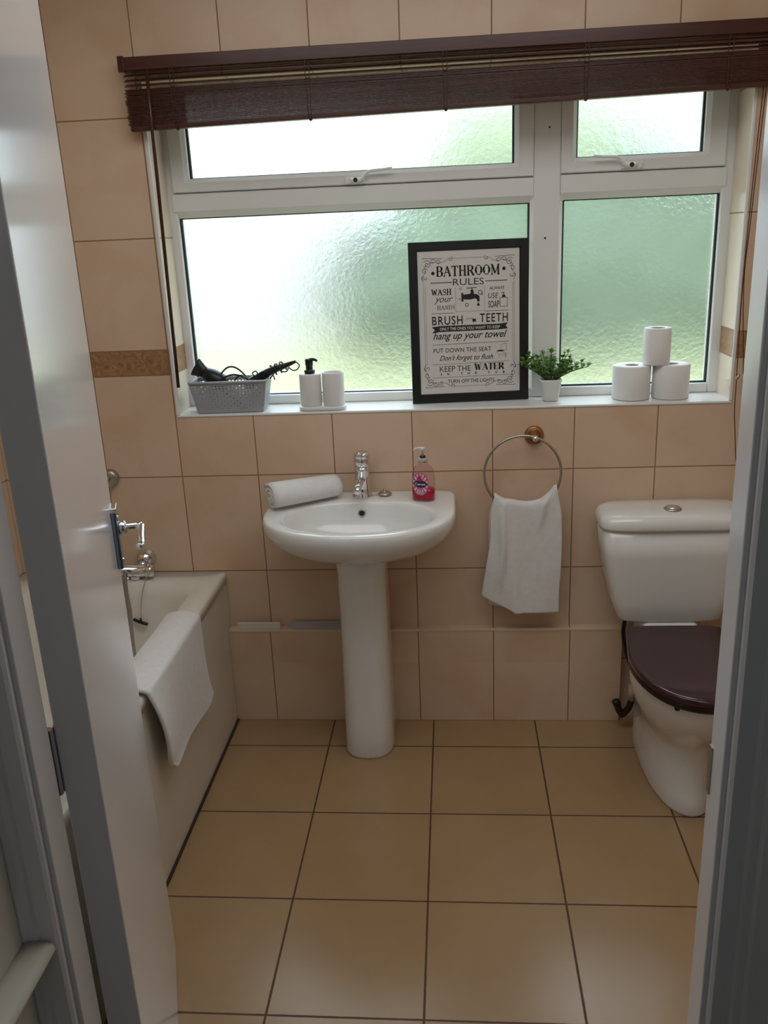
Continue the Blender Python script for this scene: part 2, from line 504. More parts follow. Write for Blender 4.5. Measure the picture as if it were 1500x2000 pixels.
def sash(ox0, ox1, oz0, oz1, ix0, ix1, iz0, iz1):
    s = obj('window_sash', rect_ring(ox0, ox1, oz0, oz1, ix0, ix1, iz0, iz1, FY-0.010, 0.012, GY), M_PVC, win)
    pane(ix0, ix1, iz0, iz1, s)
    return s
s1 = sash(-0.222, 0.880, 1.748, 2.03, -0.170, 0.824, 1.787, 1.99)
s2 = sash(0.960, 1.436, 1.751, 2.03, 1.005, 1.374, 1.793, 1.99)
def whandle(x, d, z, par):
    y = FY-0.010
    bm = bmesh.new()
    pts = [(x-0.012*d, y-0.012, z), (x+0.018*d, y-0.014, z), (x+0.034*d, y-0.018, z+0.014), (x+0.050*d, y-0.022, z+0.023), (x+0.085*d, y-0.026, z+0.025), (x+0.115*d, y-0.028, z+0.028)]
    tube(bm, pts, lambda t: 0.0085 if t < 0.2 else 0.0072 - 0.002*t, n=12, flat=0.75)
    h = obj('window_handle', W(bm), M_PVC, par, smooth=True)
    bm = bmesh.new(); lathe(bm, [(0.0065, 0), (0.0065, 0.003)], 20, axis_to((x+0.003*d, y-0.019, z), (0, -1, 0)))
    obj('key_lock', W(bm), M_BLACK, h)
    obj('handle_base', W(bx((x-0.030, y-0.010, z-0.010), (x+0.030, y+0.002, z+0.008))), M_PVC, h, bevel=0.003)
whandle(0.345, 1, 1.760, s1)
whandle(1.165, -1, 1.765, s2)
obj('screw_hole', W(lathe(bmesh.new(), [(0.003, 0), (0.003, 0.002)], 12, axis_to((0.925, FY-0.0025, 1.880), (0, -1, 0)))), M_BLACK, win)
obj('screw_hole', W(lathe(bmesh.new(), [(0.003, 0), (0.003, 0.002)], 12, axis_to((0.917, FY-0.0025, 1.570), (0, -1, 0)))), M_BLACK, win)
obj('window_sill', W(bx((RX0, -0.003, RZ0-0.008), (RX1, FY+0.02, RZ0))), M_PVC, win, bevel=0.003)

# ------------------------------------------------------------------ garden seen through the obscured glass
M_LAWN = mat('lawn_grass', (0.37, 0.385, 0.19), 0.9, var=0.35, vscale=0.8)
M_HEDGE = mat('hedge_leaves', (0.155, 0.215, 0.13), 0.8, var=0.85, vscale=2.2)
M_REND = mat('pale_render', (0.60, 0.55, 0.58), 0.8, var=0.05, vscale=1)
obj('ground', bx((-30, 0.35, -0.5), (30, 60, -0.35)), M_LAWN, kind='structure')
def bushy(cx, cy, cz, rx, ry, rz, n, seed):
    rnd = random.Random(seed)
    bm = bmesh.new()
    bmesh.ops.create_icosphere(bm, subdivisions=5, radius=1.0)
    ph = [(rnd.uniform(2, 7), rnd.uniform(2, 7), rnd.uniform(2, 7), rnd.uniform(0, 6)) for _ in range(n)]
    for v in bm.verts:
        k = 1 + 0.06*sum(sin(a*v.co.x*2 + d)*sin(b*v.co.y*2 + d)*cos(c*v.co.z*2) for a, b, c, d in ph)
        k += rnd.uniform(-0.03, 0.03)
        v.co = V((cx + v.co.x*rx*k, cy + v.co.y*ry*k, cz + v.co.z*rz*k))
    return bm

# ------------------------------------------------------------------ door
TH = RD(18.6)
dn = V((0.185, -1.75, 0.0))
door = struct('door_1', dn)
door.rotation_euler = (0, 0, TH)      # local +y runs from hinge edge to latch edge, local +x faces the camera side
DL, DT, DZ = 0.74, 0.043, 2.015
obj('door_leaf', bx((-DT, 0, 0.006), (0, DL, DZ)), M_DOOR, door, bevel=0.0025)
# lever handle on a chrome backplate near the latch edge
hy = DL-0.038; hz = 1.075
plate = obj('handle_plate', bx((0.0, hy-0.021, hz-0.080), (0.011, hy+0.021, hz+0.040)), mat('dark_chrome', (0.22, 0.26, 0.36), 0.15, metal=1.0), door, bevel=0.003)
bm = bmesh.new()
tube(bm, [(0.008, hy, hz), (0.030, hy, hz), (0.047, hy, hz), (0.055, hy-0.006, hz), (0.055, hy-0.02, hz), (0.055, hy-0.07, hz-0.002), (0.055, hy-0.098, hz-0.004), (0.050, hy-0.112, hz-0.006)], lambda t: 0.0075 if t < 0.4 else 0.0062, n=14, smooth=5)
lathe(bm, [(0.0125, 0), (0.0135, 0.004), (0.0135, 0.012), (0.010, 0.016)], 20, axis_to((0.010, hy, hz), (1, 0, 0)))
obj('door_handle', bm, M_CHROME, plate, smooth=True)
obj('plate_cap', bx((-0.0005, hy-0.022, hz+0.036), (0.012, hy+0.022, hz+0.046)), M_CHROME, plate, bevel=0.002)
bm = bmesh.new()
for zz in (-0.062, 0.026): lathe(bm, [(0.0035, 0), (0.0035, 0.0015), (0.002, 0.0025)], 12, axis_to((0.011, hy-0.010, hz+zz), (1, 0, 0)))
obj('plate_screws', bm, M_CHROME, plate)
for zz in (1.01, 0.28, 1.72):
    bm = bmesh.new()
    tube(bm, [(-DT-0.006, -0.004, zz-0.045), (-DT-0.006, -0.004, zz+0.045)], 0.0055, n=14, smooth=0)
    box(bm, (-DT-0.0012, -0.001, zz-0.045), (-DT+0.0005, 0.030, zz+0.045))
    obj('hinge', bm, M_CHROME, door)

# ------------------------------------------------------------------ bathtub
bt = thing('bathtub', 'cream white bath with plain side panel along the left wall', 'bathtub', (-0.49, -0.87, 0))
BO = (-0.49, -0.87, 0)
def rrect(x0, x1, y0, y1, r, z, n=6):
    pts = []
    for cx, cy, a0 in ((x1-r, y1-r, 0), (x0+r, y1-r, 90), (x0+r, y0+r, 180), (x1-r, y0+r, 270)):
        for i in range(n+1):
            a = RD(a0 + 90*i/n); pts.append((cx + r*cos(a), cy + r*sin(a), z))
    return pts
BZ = 0.550; BX0, BX1, BY0, BY1 = -0.842, -0.137, -1.74, -0.003
def tub():
    bm = bmesh.new()
    rings = [rrect(BX0+.012, BX1-.012, BY0+.012, BY1-.002, .008, BZ-.036),
             rrect(BX0, BX1, BY0, BY1, .010, BZ-.036), rrect(BX0, BX1, BY0, BY1, .012, BZ-.006),
             rrect(BX0+.005, BX1-.005, BY0+.005, BY1-.003, .012, BZ),
             rrect(BX0+.075, BX1-.070, BY0+.10, BY1-.095, .11, BZ+.001),
             rrect(BX0+.080, BX1-.078, BY0+.11, BY1-.106, .12, BZ-.006),
             rrect(BX0+.088, BX1-.092, BY0+.13, BY1-.122, .13, BZ-.04),
             rrect(BX0+.115, BX1-.125, BY0+.22, BY1-.150, .14, BZ-.22),
             rrect(BX0+.150, BX1-.165, BY0+.32, BY1-.190, .13, BZ-.345),
             rrect(BX0+.210, BX1-.225, BY0+.40, BY1-.260, .10, BZ-.375)]
    loft(bm, rings, False, True)
    return shift(bm, BO)
obj('tub', tub(), M_ACRYL, bt, smooth=True)
obj('bath_panel', shift(bx((-0.152, -1.74, 0.004), (-0.143, -0.034, BZ-0.012), (-0.152, -0.034, LZ+0.004), (-0.143, -0.002, BZ-0.012)), BO), M_PANEL, bt)
obj('floor_sealant', shift(bx((-0.143, -1.74, 0.0005), (-0.136, -0.034, 0.007)), BO), M_GAP, bt)
# mixer tap at the far end
tp = obj('mixer_tap', shift(tube(tube(bmesh.new(), [(-0.60, -0.065, 0.580), (-0.385, -0.065, 0.580)], 0.021, n=20, smooth=0),
                               [(-0.425, -0.065, 0.575), (-0.425, -0.068, 0.551)], 0.018, n=18, smooth=0), BO), M_CHROME, bt, smooth=True)
bm = bmesh.new(); lathe(bm, [(0.030, 0), (0.031, 0.006), (0.024, 0.014), (0.019, 0.040)], 28, axis_to((-0.404, -0.001, 0.604), (0, -1, 0)))
tube(bm, [(-0.404, -0.03, 0.604), (-0.404, -0.06, 0.585)], 0.014, n=16, smooth=0)
obj('tap_flange', shift(bm, BO), M_CHROME, tp, smooth=True)
bm = bmesh.new(); lathe(bm, [(0.016, 0), (0.022, 0.004), (0.022, 0.022), (0.018, 0.028)], 10, axis_to((-0.390, -0.066, 0.580), (1, 0, 0)))
obj('tap_knob', shift(bm, BO), M_CHROME, tp, smooth=True)
# plug chain over the tap with its black handle
bm = bmesh.new()
pts = smoothpath([(-0.372, -0.086, 0.580), (-0.377, -0.112, 0.562), (-0.386, -0.142, 0.510), (-0.393, -0.150, 0.445)], 12)
for a in pts:
    bmesh.ops.create_icosphere(bm, subdivisions=1, radius=0.0022, matrix=Matrix.Translation(a))
tube(bm, [tuple(p) for p in pts], 0.0009, n=6, smooth=0)
ch = obj('plug_chain', shift(bm, BO), M_BRUSH, bt, smooth=True)
bm = bmesh.new()
tube(bm, [(-0.418, -0.148, 0.443), (-0.394, -0.152, 0.434), (-0.372, -0.154, 0.428)], 0.0055, n=10, smooth=4)
tube(bm, [(-0.393, -0.151, 0.448), (-0.394, -0.152, 0.434)], 0.0040, n=8, smooth=0)
obj('plug_handle', shift(bm, BO), M_BLACK, ch, smooth=True)

hose = thing('shower_hose', 'grey flexible shower hose hanging in the bath beside the door', 'hose', (-0.44, -0.1, 0.55))
bm = bmesh.new()
P = smoothpath([(-0.455, -0.075, 0.560), (-0.440, -0.12, 0.582), (-0.409, -0.20, 0.563), (-0.364, -0.30, 0.540), (-0.318, -0.42, 0.518), (-0.262, -0.56, 0.500), (-0.235, -0.66, 0.440), (-0.25, -0.74, 0.34)], 40)
tube(bm, [tuple(p) for p in P], lambda t: 0.0072 + 0.0007*sin(t*P.__len__()*2.1), n=10, smooth=0)
obj('hose_tube', shift(bm, (-0.44, -0.1, 0.55)), mat('grey_hose', (0.30, 0.28, 0.27), 0.35, metal=0.5), hose, smooth=True)
bm = bmesh.new(); lathe(bm, [(0.010, 0), (0.0115, 0.004), (0.0115, 0.018), (0.008, 0.022)], 16, axis_to((-0.455, -0.069, 0.548), (0.2, -0.7, 0.7)))
obj('hose_nut', shift(bm, (-0.44, -0.1, 0.55)), M_CHROME, hose, smooth=True)

# round brushed disc on the wall above the bath
kd = thing('wall_disc', 'round brushed metal wall bracket above the bath, half hidden by the door', 'bracket', (-0.487, -0.002, 0.884))
bm = bmesh.new(); lathe(bm, [(0.026, 0), (0.028, 0.004), (0.028, 0.020), (0.024, 0.026), (0.010, 0.027)], 32, axis_to((0, 0.002, 0), (0, -1, 0)))
obj('disc_body', bm, M_BRUSH, kd, smooth=True)
bm = bmesh.new(); tube(bm, [(0, -0.025, 0), (-0.02, -0.05, 0.0), (-0.045, -0.055, 0.0)], 0.008, n=12)
obj('bracket_arm', bm, M_BRUSH, kd, smooth=True)

# bath mat towel hung over the rim
def mat_pt(u, v):
    """u along the bath (far to near), v from inside flap over the rim to the outer hem"""
    y = -0.372 - 0.455*u
    L_in, L_top, L_out = 0.10, 0.105, 0.285 - 0.025*u
    y_skew = 0.0
    s = v*(L_in + L_top + L_out)
    top = BZ + 0.011
    if s < L_in:
        x = -0.222 + 0.012*(1 - s/L_in); z = top - (L_in - s)
        if z > top-0.02: x += 0.004*(1-(top-z)/0.02)
    elif s < L_in + L_top:
        t = (s - L_in)/L_top
        x = -0.222 + 0.097*t; z = top + 0.010*sin(pi*t)*1.0
        x += 0.002*sin(9*u)
    else:
        t = (s - L_in - L_top)/L_out
        x = -0.125 - 0.004*sin(pi*t) + 0.016*t*(0.35+u*0.65) + 0.022*(u**3)*sin(pi*min(1, t*1.1))
        x += 0.006*sin(6.5*u + 1.5*t)*t
        z = top - (s - L_in - L_top)
        y -= 0.012*t*sin(pi*t) - 0.01*t
        y += 0.035*t*(u-0.15)*1.2*(1 if u > 0.15 else 0)*0.9
        # rounded lower corners
        e = min(u, 1-u)*0.455
        if e < 0.05 and t > 0.8:
            z += (1 - e/0.05)**2*0.03*(t-0.8)/0.2
    return (x, y, z)
bm = grid(bmesh.new(), mat_pt, 40, 60)
bmat = obj('bath_mat', shift(bm, (-0.17, -0.6, 0.55)), M_TOWEL)
bmat.location = (-0.17, -0.6, 0.55)
solid(bmat, 0.012, 0, 1)
tag(bmat, 'thick white towelling bath mat draped over the bath rim', 'bath mat')

# ------------------------------------------------------------------ pedestal wash basin
BCX = 0.344
ws = thing('wash_basin', 'white ceramic pedestal wash basin under the window', 'wash basin', (BCX, -0.16, 0))
SO = (BCX, -0.16, 0)
def basin():
    bm = bmesh.new()
    N = 72
    def outl(k, z, yc=-0.13):
        # outer plan outline scaled about (BCX, yc)
        base = sell(BCX, -0.205, 0.288, 0.245, 0.203, z, 2.15, 12.0, N)
        return [(BCX + (x-BCX)*k, yc + (y-yc)*k, z) for x, y, _ in base]
    def bowl(k, z):
        return sell(BCX, -0.262, 0.222*k, 0.142*k, 0.150*k, z, 2.1, 2.3, N)
    rings = []
    for k in (0.30, 0.42, 0.55, 0.68, 0.78, 0.86, 0.92, 0.96, 0.985):
        z = 0.666 + 0.137*(1 - sqrt(1 - k*k))
        rg = outl(k, z)
        rings.append([(x, min(y + (0.16*(1-k) if y > -0.13 else 0), -0.003), zz) for x, y, zz in rg])
    rings += [outl(0.997, 0.792), outl(1.0, 0.803), outl(0.998, 0.812), outl(0.988, 0.819), outl(0.972, 0.822)]
    o9 = outl(0.972, 0.822); b1 = bowl(1.03, 0.822)
    rings.append([((a[0]*.45+b[0]*.55), (a[1]*.45+b[1]*.55), 0.8225) for a, b in zip(o9, b1)])
    rings += [bowl(1.03, 0.821), bowl(1.0, 0.815), bowl(0.97, 0.800)]
    for k in (0.93, 0.87, 0.78, 0.66, 0.5, 0.32, 0.14):
        rings.append(bowl(k, 0.812 - 0.125*sqrt(1 - k*k)))
    loft(bm, rings, True, True)
    return shift(bm, SO)
basin_o = obj('basin', basin(), M_CERAM, ws, sub=1)
def pedestal():
    bm = bmesh.new()
    prof = [(0.000, .0790, .104), (0.010, .0805, .108), (0.10, .0785, .100), (0.30, .0755, .088), (0.50, .0745, .083), (0.62, .0755, .084), (0.69, .080, .088)]
    rings = [sell(BCX-0.006, -0.160, a, b, 0.125, z, 2.6, 8, 40) for z, a, b in prof]
    loft(bm, rings)
    return shift(bm, SO)
obj('pedestal', pedestal(), M_CERAM, ws, smooth=True)
# overflow and waste
bm = bmesh.new(); lathe(bm, [(0.0115, 0), (0.0115, 0.002), (0.0085, 0.0025)], 24, axis_to((0.343, -0.1215, 0.785), (0, -0.97, 0.25)))
ov = obj('overflow_ring', shift(bm, SO), M_BRUSH, basin_o, smooth=True)
bm = bmesh.new(); lathe(bm, [(0.0085, 0), (0.0085, 0.0012)], 24, axis_to((0.343, -0.1238, 0.7856), (0, -0.97, 0.25)))
obj('overflow_hole', shift(bm, SO), M_BLACK, basin_o)
bm = bmesh.new(); lathe(bm, [(0.030, 0), (0.030, 0.003), (0.018, 0.004)], 28, axis_to((BCX, -0.262, 0.688), (0, 0, 1)))
obj('waste_ring', shift(bm, SO), M_CHROME, basin_o, smooth=True)
# pillar mixer tap
TX, TY_, TZ = 0.341, -0.062, 0.822
bm = bmesh.new(); lathe(bm, [(0.0314, 0), (0.0314, 0.004), (0.0270, 0.009), (0.0248, 0.03), (0.0226, 0.06), (0.0220, 0.082), (0.0237, 0.084), (0.0237, 0.096)], 36, axis_to((TX, TY_, TZ), (0.03, 0, 1)))
tap = obj('tap', shift(bm, SO), M_CHROME, ws, smooth=True)
bm = bmesh.new()
tube(bm, [(TX+0.002, TY_, TZ+0.052), (TX-0.001, TY_-0.04, TZ+0.060), (TX-0.003, TY_-0.085, TZ+0.056), (TX-0.004, TY_-0.098, TZ+0.050)], 0.0125, n=18, smooth=6, flat=0.75)
tube(bm, [(TX-0.004, TY_-0.094, TZ+0.055), (TX-0.004, TY_-0.094, TZ+0.036)], 0.0115, n=18, smooth=0)
obj('tap_spout', shift(bm, SO), M_CHROME, tap, smooth=True)
bm = bmesh.new(); lathe(bm, [(0.0226, 0.098), (0.0248, 0.100), (0.0248, 0.122), (0.0237, 0.124), (0.0248, 0.126), (0.0259, 0.132), (0.0259, 0.138), (0.0198, 0.142)], 36, axis_to((TX, TY_, TZ), (0.03, 0, 1)))
tube(bm, [(TX+0.004, TY_+0.01, TZ+0.139), (TX+0.003, TY_-0.030, TZ+0.145), (TX+0.002, TY_-0.060, TZ+0.152)], 0.009, n=14, smooth=5, flat=0.4)
obj('tap_lever', shift(bm, SO), M_CHROME, tap, smooth=True)
# plug and chain lying on the basin
pg = thing('basin_plug', 'small chrome basin plug on its chain beside the basin tap', 'plug', (0.411, -0.056, 0.8235))
bm = bmesh.new(); lathe(bm, [(0.016, 0), (0.0215, 0.002), (0.0215, 0.005), (0.017, 0.008), (0.006, 0.010), (0.0045, 0.013), (0.0045, 0.018), (0.002, 0.020)], 28)
obj('plug_disc', bm, M_BRUSH, pg, smooth=True)
bm = bmesh.new()
pts = smoothpath([(-0.018, -0.002, 0.004), (-0.035, -0.010, 0.002), (-0.055, -0.016, 0.002)], 8)
for a in pts: bmesh.ops.create_icosphere(bm, subdivisions=1, radius=0.0019, matrix=Matrix.Translation(a))
tube(bm, [tuple(p) for p in pts], 0.0009, n=6, smooth=0)
obj('chain', bm, M_BRUSH, pg, smooth=True)

# rolled white towel on the basin
def spiral_roll():
    bm = bmesh.new()
    a = V((0.074, -0.188, 0.0)); b = V((0.262, -0.062, 0.0))
    ax = (b-a).normalized(); side = ax.cross(V((0, 0, 1))); up = V((0, 0, 1))
    turns, n = 2.6, 90
    th = 0.0108
    rings = []
    for s in range(13):
        t = s/12
        c = a + (b-a)*t
        sc = 1.0 - 0.12*t
        cz = 0.8245 + 0.0405*sc*0.95
        edge = min(t, 1-t)*0.215
        pin = 1 - 0.04*max(0, 1-edge/0.012)**2
        outer, inner = [], []
        for i in range(n+1):
            k = i/n
            th_ = -1.2 + 2*pi*turns*k
            r = (0.0110 + 0.0360*k)*sc*pin
            for lst, rr in ((outer, r), (inner, max(r-th*sc, 0.0015))):
                lst.append(c + side*(rr*1.18*cos(th_)) + up*(rr*0.92*sin(th_) + cz) )
        rings.append(outer + inner[::-1])
    loft(bm, rings)
    return bm
bm = spiral_roll()
rt = obj('rolled_towel', shift(bm, (0.16, -0.09, 0.83)), M_TOWEL, smooth=True)
rt.location = (0.16, -0.09, 0.83)
tag(rt, 'rolled up white towel on the left corner of the basin', 'towel')

# liquid soap bottle
sb = thing('soap_bottle', 'clear pump bottle with pink and navy label and red soap on basin', 'soap bottle', (0.535, -0.112, 0.8242), (0, 0, RD(-16)))
sb.scale = (1.07, 1.07, 1.07)
def bring(a, b, z, n=32): return sell(0, 0, a, b, b, z, 2.8, 2.8, n)
A, B = 0.0325, 0.020
bm = bmesh.new()
loft(bm, [bring(A-.004, B-.004, 0), bring(A, B, .004), bring(A+.001, B, .02), bring(A, B, .055), bring(A-.002, B-.001, .078), bring(A-.005, B-.002, .089), bring(A-.011, B-.005, .097), bring(A-.018, B-.0075, .102), bring(.0125, .0115, .106), bring(.0115, .0115, .112)])
M_CLEAR = NT('clear_bottle')
M_CLEAR.N.remove(M_CLEAR.p)
_g = M_CLEAR.new('ShaderNodeBsdfGlossy'); _g.inputs['Roughness'].default_value = 0.08
_t = M_CLEAR.new('ShaderNodeBsdfTransparent'); _t.inputs['Color'].default_value = (0.93, 0.86, 0.88, 1)
_mx = M_CLEAR.new('ShaderNodeMixShader'); _fr = M_CLEAR.new('ShaderNodeLayerWeight'); _fr.inputs[0].default_value = 0.04
M_CLEAR.link(_fr.outputs['Fresnel'], _mx.inputs[0]); M_CLEAR.link(_t.outputs[0], _mx.inputs[1]); M_CLEAR.link(_g.outputs[0], _mx.inputs[2]); M_CLEAR.link(_mx.outputs[0], M_CLEAR.out.inputs[0])
sbody = obj('bottle_body', bm, M_CLEAR.m, sb, smooth=True)
sbody['label'] = 'clear plastic body'
bm = bmesh.new()
e = .0016
loft(bm, [bring(A-.0055, B-.0055, .0012), bring(A-e, B-e, .005), bring(A-e+.001, B-e, .02), bring(A-e, B-e, .034)])
obj('liquid_soap', bm, mat('red_soap', (0.50, 0.008, 0.035), 0.15, coat=0.3), sb, smooth=True)
def front_y(x, a=A+.0004, b=B): return -b*(max(0, 1 - (abs(x)/a)**2.8))**(1/2.8)
def patch(f2d, nu, nv, off):
    """f2d(u,v)->(x,z) laid on the bottle's front"""
    def f(u, v):
        x, z = f2d(u, v); return (x, front_y(x) - off, z)
    return grid(bmesh.new(), f, nu, nv)
def disc2(cx, cz, rx, rz, p=2.0):
    def f(u, v):
        t = 2*pi*u; c, s_ = cos(t), sin(t)
        return (cx + v*rx*math.copysign(abs(c)**(2/p), c), cz + v*rz*math.copysign(abs(s_)**(2/p), s_))
    return f
lab = obj('bottle_label', patch(disc2(-0.003, 0.050, 0.0235, 0.0335, 2.4), 32, 6, .0005), mat('label_pink', (0.62, 0.10, 0.24), 0.4), sb, smooth=True)
M_LP = mat('label_pale', (0.80, 0.66, 0.72), 0.4)
bm = bmesh.new()
for k in range(14):
    a0 = 2*pi*k/14 + 0.1; a1 = a0 + 0.2
    def ray_(u, v, a0=a0, a1=a1):
        t = a0 + (a1-a0)*u; r = 0.55 + 0.42*v
        return (-0.003 + 0.0225*r*cos(t), 0.050 + 0.032*r*sin(t))
    b2 = patch(ray_, 2, 5, .0008); me = bpy.data.meshes.new('t'); b2.to_mesh(me); b2.free(); bm.from_mesh(me); bpy.data.meshes.remove(me)
obj('label_rays', bm, M_LP, lab, smooth=True)
bm = patch(lambda u, v: (-0.005 + (u-0.5)*0.020*(1-v), 0.058 + 0.022*v), 6, 6, .0012)
obj('label_triangle', bm, mat('label_magenta', (0.42, 0.02, 0.11), 0.4), lab, smooth=True)
obj('label_badge', patch(disc2(-0.003, 0.050, 0.0205, 0.0105), 32, 5, .0011), mat('label_navy', (0.012, 0.012, 0.055), 0.35), lab, smooth=True)
obj('label_seal', patch(disc2(-0.002, 0.024, 0.010, 0.005), 24, 4, .0011), mat('label_green', (0.36, 0.42, 0.36), 0.4), lab, smooth=True)
M_PUMP = mat('pump_plastic', (0.74, 0.66, 0.70), 0.3)
bm = bmesh.new(); lathe(bm, [(.0125, .110), (.0128, .120), (.0120, .122)], 28)
obj('pump_collar', bm, mat('pale_collar', (0.55, 0.52, 0.53), 0.3), sb, smooth=True)
bm = bmesh.new(); lathe(bm, [(.0085, .121), (.0085, .1275), (.006, .128)], 24)
obj('pump_ring', bm, M_BLACK, sb, smooth=True)
bm = bmesh.new(); lathe(bm, [(.0032, .126), (.0032, .141), (.0065, .144), (.0075, .150), (.005, .152)], 24)
tube(bm, [(0.006, 0, .148), (-0.010, -.002, .149), (-0.020, -.004, .147), (-0.0245, -.005, .143)], lambda t: .0042 - .0014*t, n=12)
obj('pump_nozzle', bm, M_PUMP, sb, smooth=True)

# ------------------------------------------------------------------ lettering tools
def font_mesh(body, shear=0.0, offset=0.0, space=1.0):
    cu = bpy.data.curves.new('t', 'FONT'); cu.body = body; cu.shear = shear; cu.offset = offset
    cu.space_character = space; cu.resolution_u = 3
    o = bpy.data.objects.new('t', cu); COL.objects.link(o)
    bpy.context.view_layer.update()
    dg = bpy.context.evaluated_depsgraph_get()
    me = o.evaluated_get(dg).to_mesh()
    vs = [(v.co.x, v.co.y) for v in me.vertices]; fs = [tuple(p.vertices) for p in me.polygons]
    o.evaluated_get(dg).to_mesh_clear()
    bpy.data.objects.remove(o); bpy.data.curves.remove(cu)
    return vs, fs

def seg_quad(p, q, w):
    dx, dy = q[0]-p[0], q[1]-p[1]; L = sqrt(dx*dx+dy*dy) or 1
    nx, ny = -dy/L*w/2, dx/L*w/2
    return [(p[0]+nx, p[1]+ny), (q[0]+nx, q[1]+ny), (q[0]-nx, q[1]-ny), (p[0]-nx, p[1]-ny)]

def arc(cx, cy, rx, ry, a0, a1, n=10):
    return [(cx+rx*cos(RD(a0+(a1-a0)*i/n)), cy+ry*sin(RD(a0+(a1-a0)*i/n))) for i in range(n+1)]

# serif capitals: heavy stems 'K', thin hairlines 'T', slab serifs 'S'
SER = {
 'A': (0.86, [('T', [(0.10, 0), (0.42, 1)]), ('K', [(0.42, 1), (0.74, 0)]), ('T', [(0.22, .36), (0.62, .36)]), ('S', [(0, 0), (.22, 0)]), ('S', [(.58, 0), (.88, 0)])]),
 'B': (0.74, [('K', [(.16, 0), (.16, 1)]), ('T', [(.04, 1), (.42, 1)] + arc(.42, .76, .2, .24, 90, -90) + [(.16, .52)]), ('K', arc(.42, .76, .2, .2, 50, -50, 6)), ('T', [(.42, .52)] + arc(.42, .26, .25, .26, 90, -90) + [(.04, 0)]), ('K', arc(.42, .26, .24, .22, 50, -50, 6))]),
 'T': (0.74, [('K', [(.37, 0), (.37, 1)]), ('T', [(.04, .78), (.04, 1), (.70, 1), (.70, .78)]), ('S', [(.22, 0), (.52, 0)])]),
 'H': (0.86, [('K', [(.18, 0), (.18, 1)]), ('K', [(.68, 0), (.68, 1)]), ('T', [(.18, .52), (.68, .52)]), ('S', [(.04, 0), (.32, 0)]), ('S', [(.04, 1), (.32, 1)]), ('S', [(.54, 0), (.82, 0)]), ('S', [(.54, 1), (.82, 1)])]),
 'R': (0.84, [('K', [(.16, 0), (.16, 1)]), ('T', [(.04, 1), (.42, 1)] + arc(.42, .75, .22, .25, 90, -90) + [(.16, .5)]), ('K', arc(.42, .75, .21, .2, 50, -50, 6)), ('K', [(.42, .5), (.72, 0)]), ('S', [(.02, 0), (.30, 0)]), ('S', [(.64, 0), (.84, 0)])]),
 'O': (0.82, [('T', arc(.41, .5, .33, .48, 0, 360, 24)), ('K', arc(.41, .5, .31, .42, 140, 220, 8)), ('K', arc(.41, .5, .31, .42, -40, 40, 8))]),
 'M': (1.02, [('T', [(.16, 0), (.16, 1)]), ('K', [(.16, 1), (.50, .1)]), ('T', [(.50, .1), (.84, 1)]), ('K', [(.84, 0), (.84, 1)]), ('S', [(.04, 0), (.28, 0)]), ('S', [(.70, 0), (.98, 0)]), ('S', [(.04, 1), (.2, 1)]), ('S', [(.8, 1), (.98, 1)])]),
 'W': (1.08, [('K', [(.12, 1), (.34, 0)]), ('T', [(.34, 0), (.54, .9)]), ('K', [(.54, .9), (.74, 0)]), ('T', [(.74, 0), (.96, 1)]), ('S', [(0, 1), (.26, 1)]), ('S', [(.84, 1), (1.06, 1)])]),
 'S': (0.66, [('T', arc(.33, .75, .23, .24, 20, 230, 12)), ('K', [(.16, .62), (.5, .38)]), ('T', arc(.33, .25, .25, .24, 50, -160, 12)), ('T', [(.55, .66), (.55, .98)])]),
 'E': (0.70, [('K', [(.16, 0), (.16, 1)]), ('T', [(.04, 1), (.62, 1), (.62, .78)]), ('T', [(.04, 0), (.64, 0), (.64, .24)]), ('T', [(.16, .52), (.46, .52)]), ('T', [(.46, .40), (.46, .64)])]),
 'N': (0.88, [('T', [(.16, 0), (.16, 1)]), ('K', [(.16, 1), (.70, 0)]), ('T', [(.70, 0), (.70, 1)]), ('S', [(.04, 0), (.28, 0)]), ('S', [(.58, 1), (.84, 1)])]),
 'D': (0.82, [('K', [(.16, 0), (.16, 1)]), ('T', [(.04, 1), (.36, 1)] + arc(.36, .5, .36, .5, 90, -90, 14) + [(.04, 0)]), ('K', arc(.36, .5, .33, .42, 40, -40, 8))]),
}
def serif_mesh(word, k=0.15, t=0.055):
    vs, fs = [], []; x = 0
    for chx in word:
        wd, strokes = SER[chx]
        for kind, pts in strokes:
            w = {'K': k, 'T': t, 'S': t*1.25}[kind]
            for p, q in zip(pts, pts[1:]):
                n = len(vs)
                vs += [(a+x, b) for a, b in seg_quad(p, q, w)]; fs.append((n, n+1, n+2, n+3))
            for p in pts[1:-1]:
                n = len(vs)
                vs += [(p[0]+x+w/2*cos(2*pi*i/12), p[1]+w/2*sin(2*pi*i/12)) for i in range(12)]; fs.append(tuple(range(n, n+12)))
        x += wd + 0.04
    return vs, fs

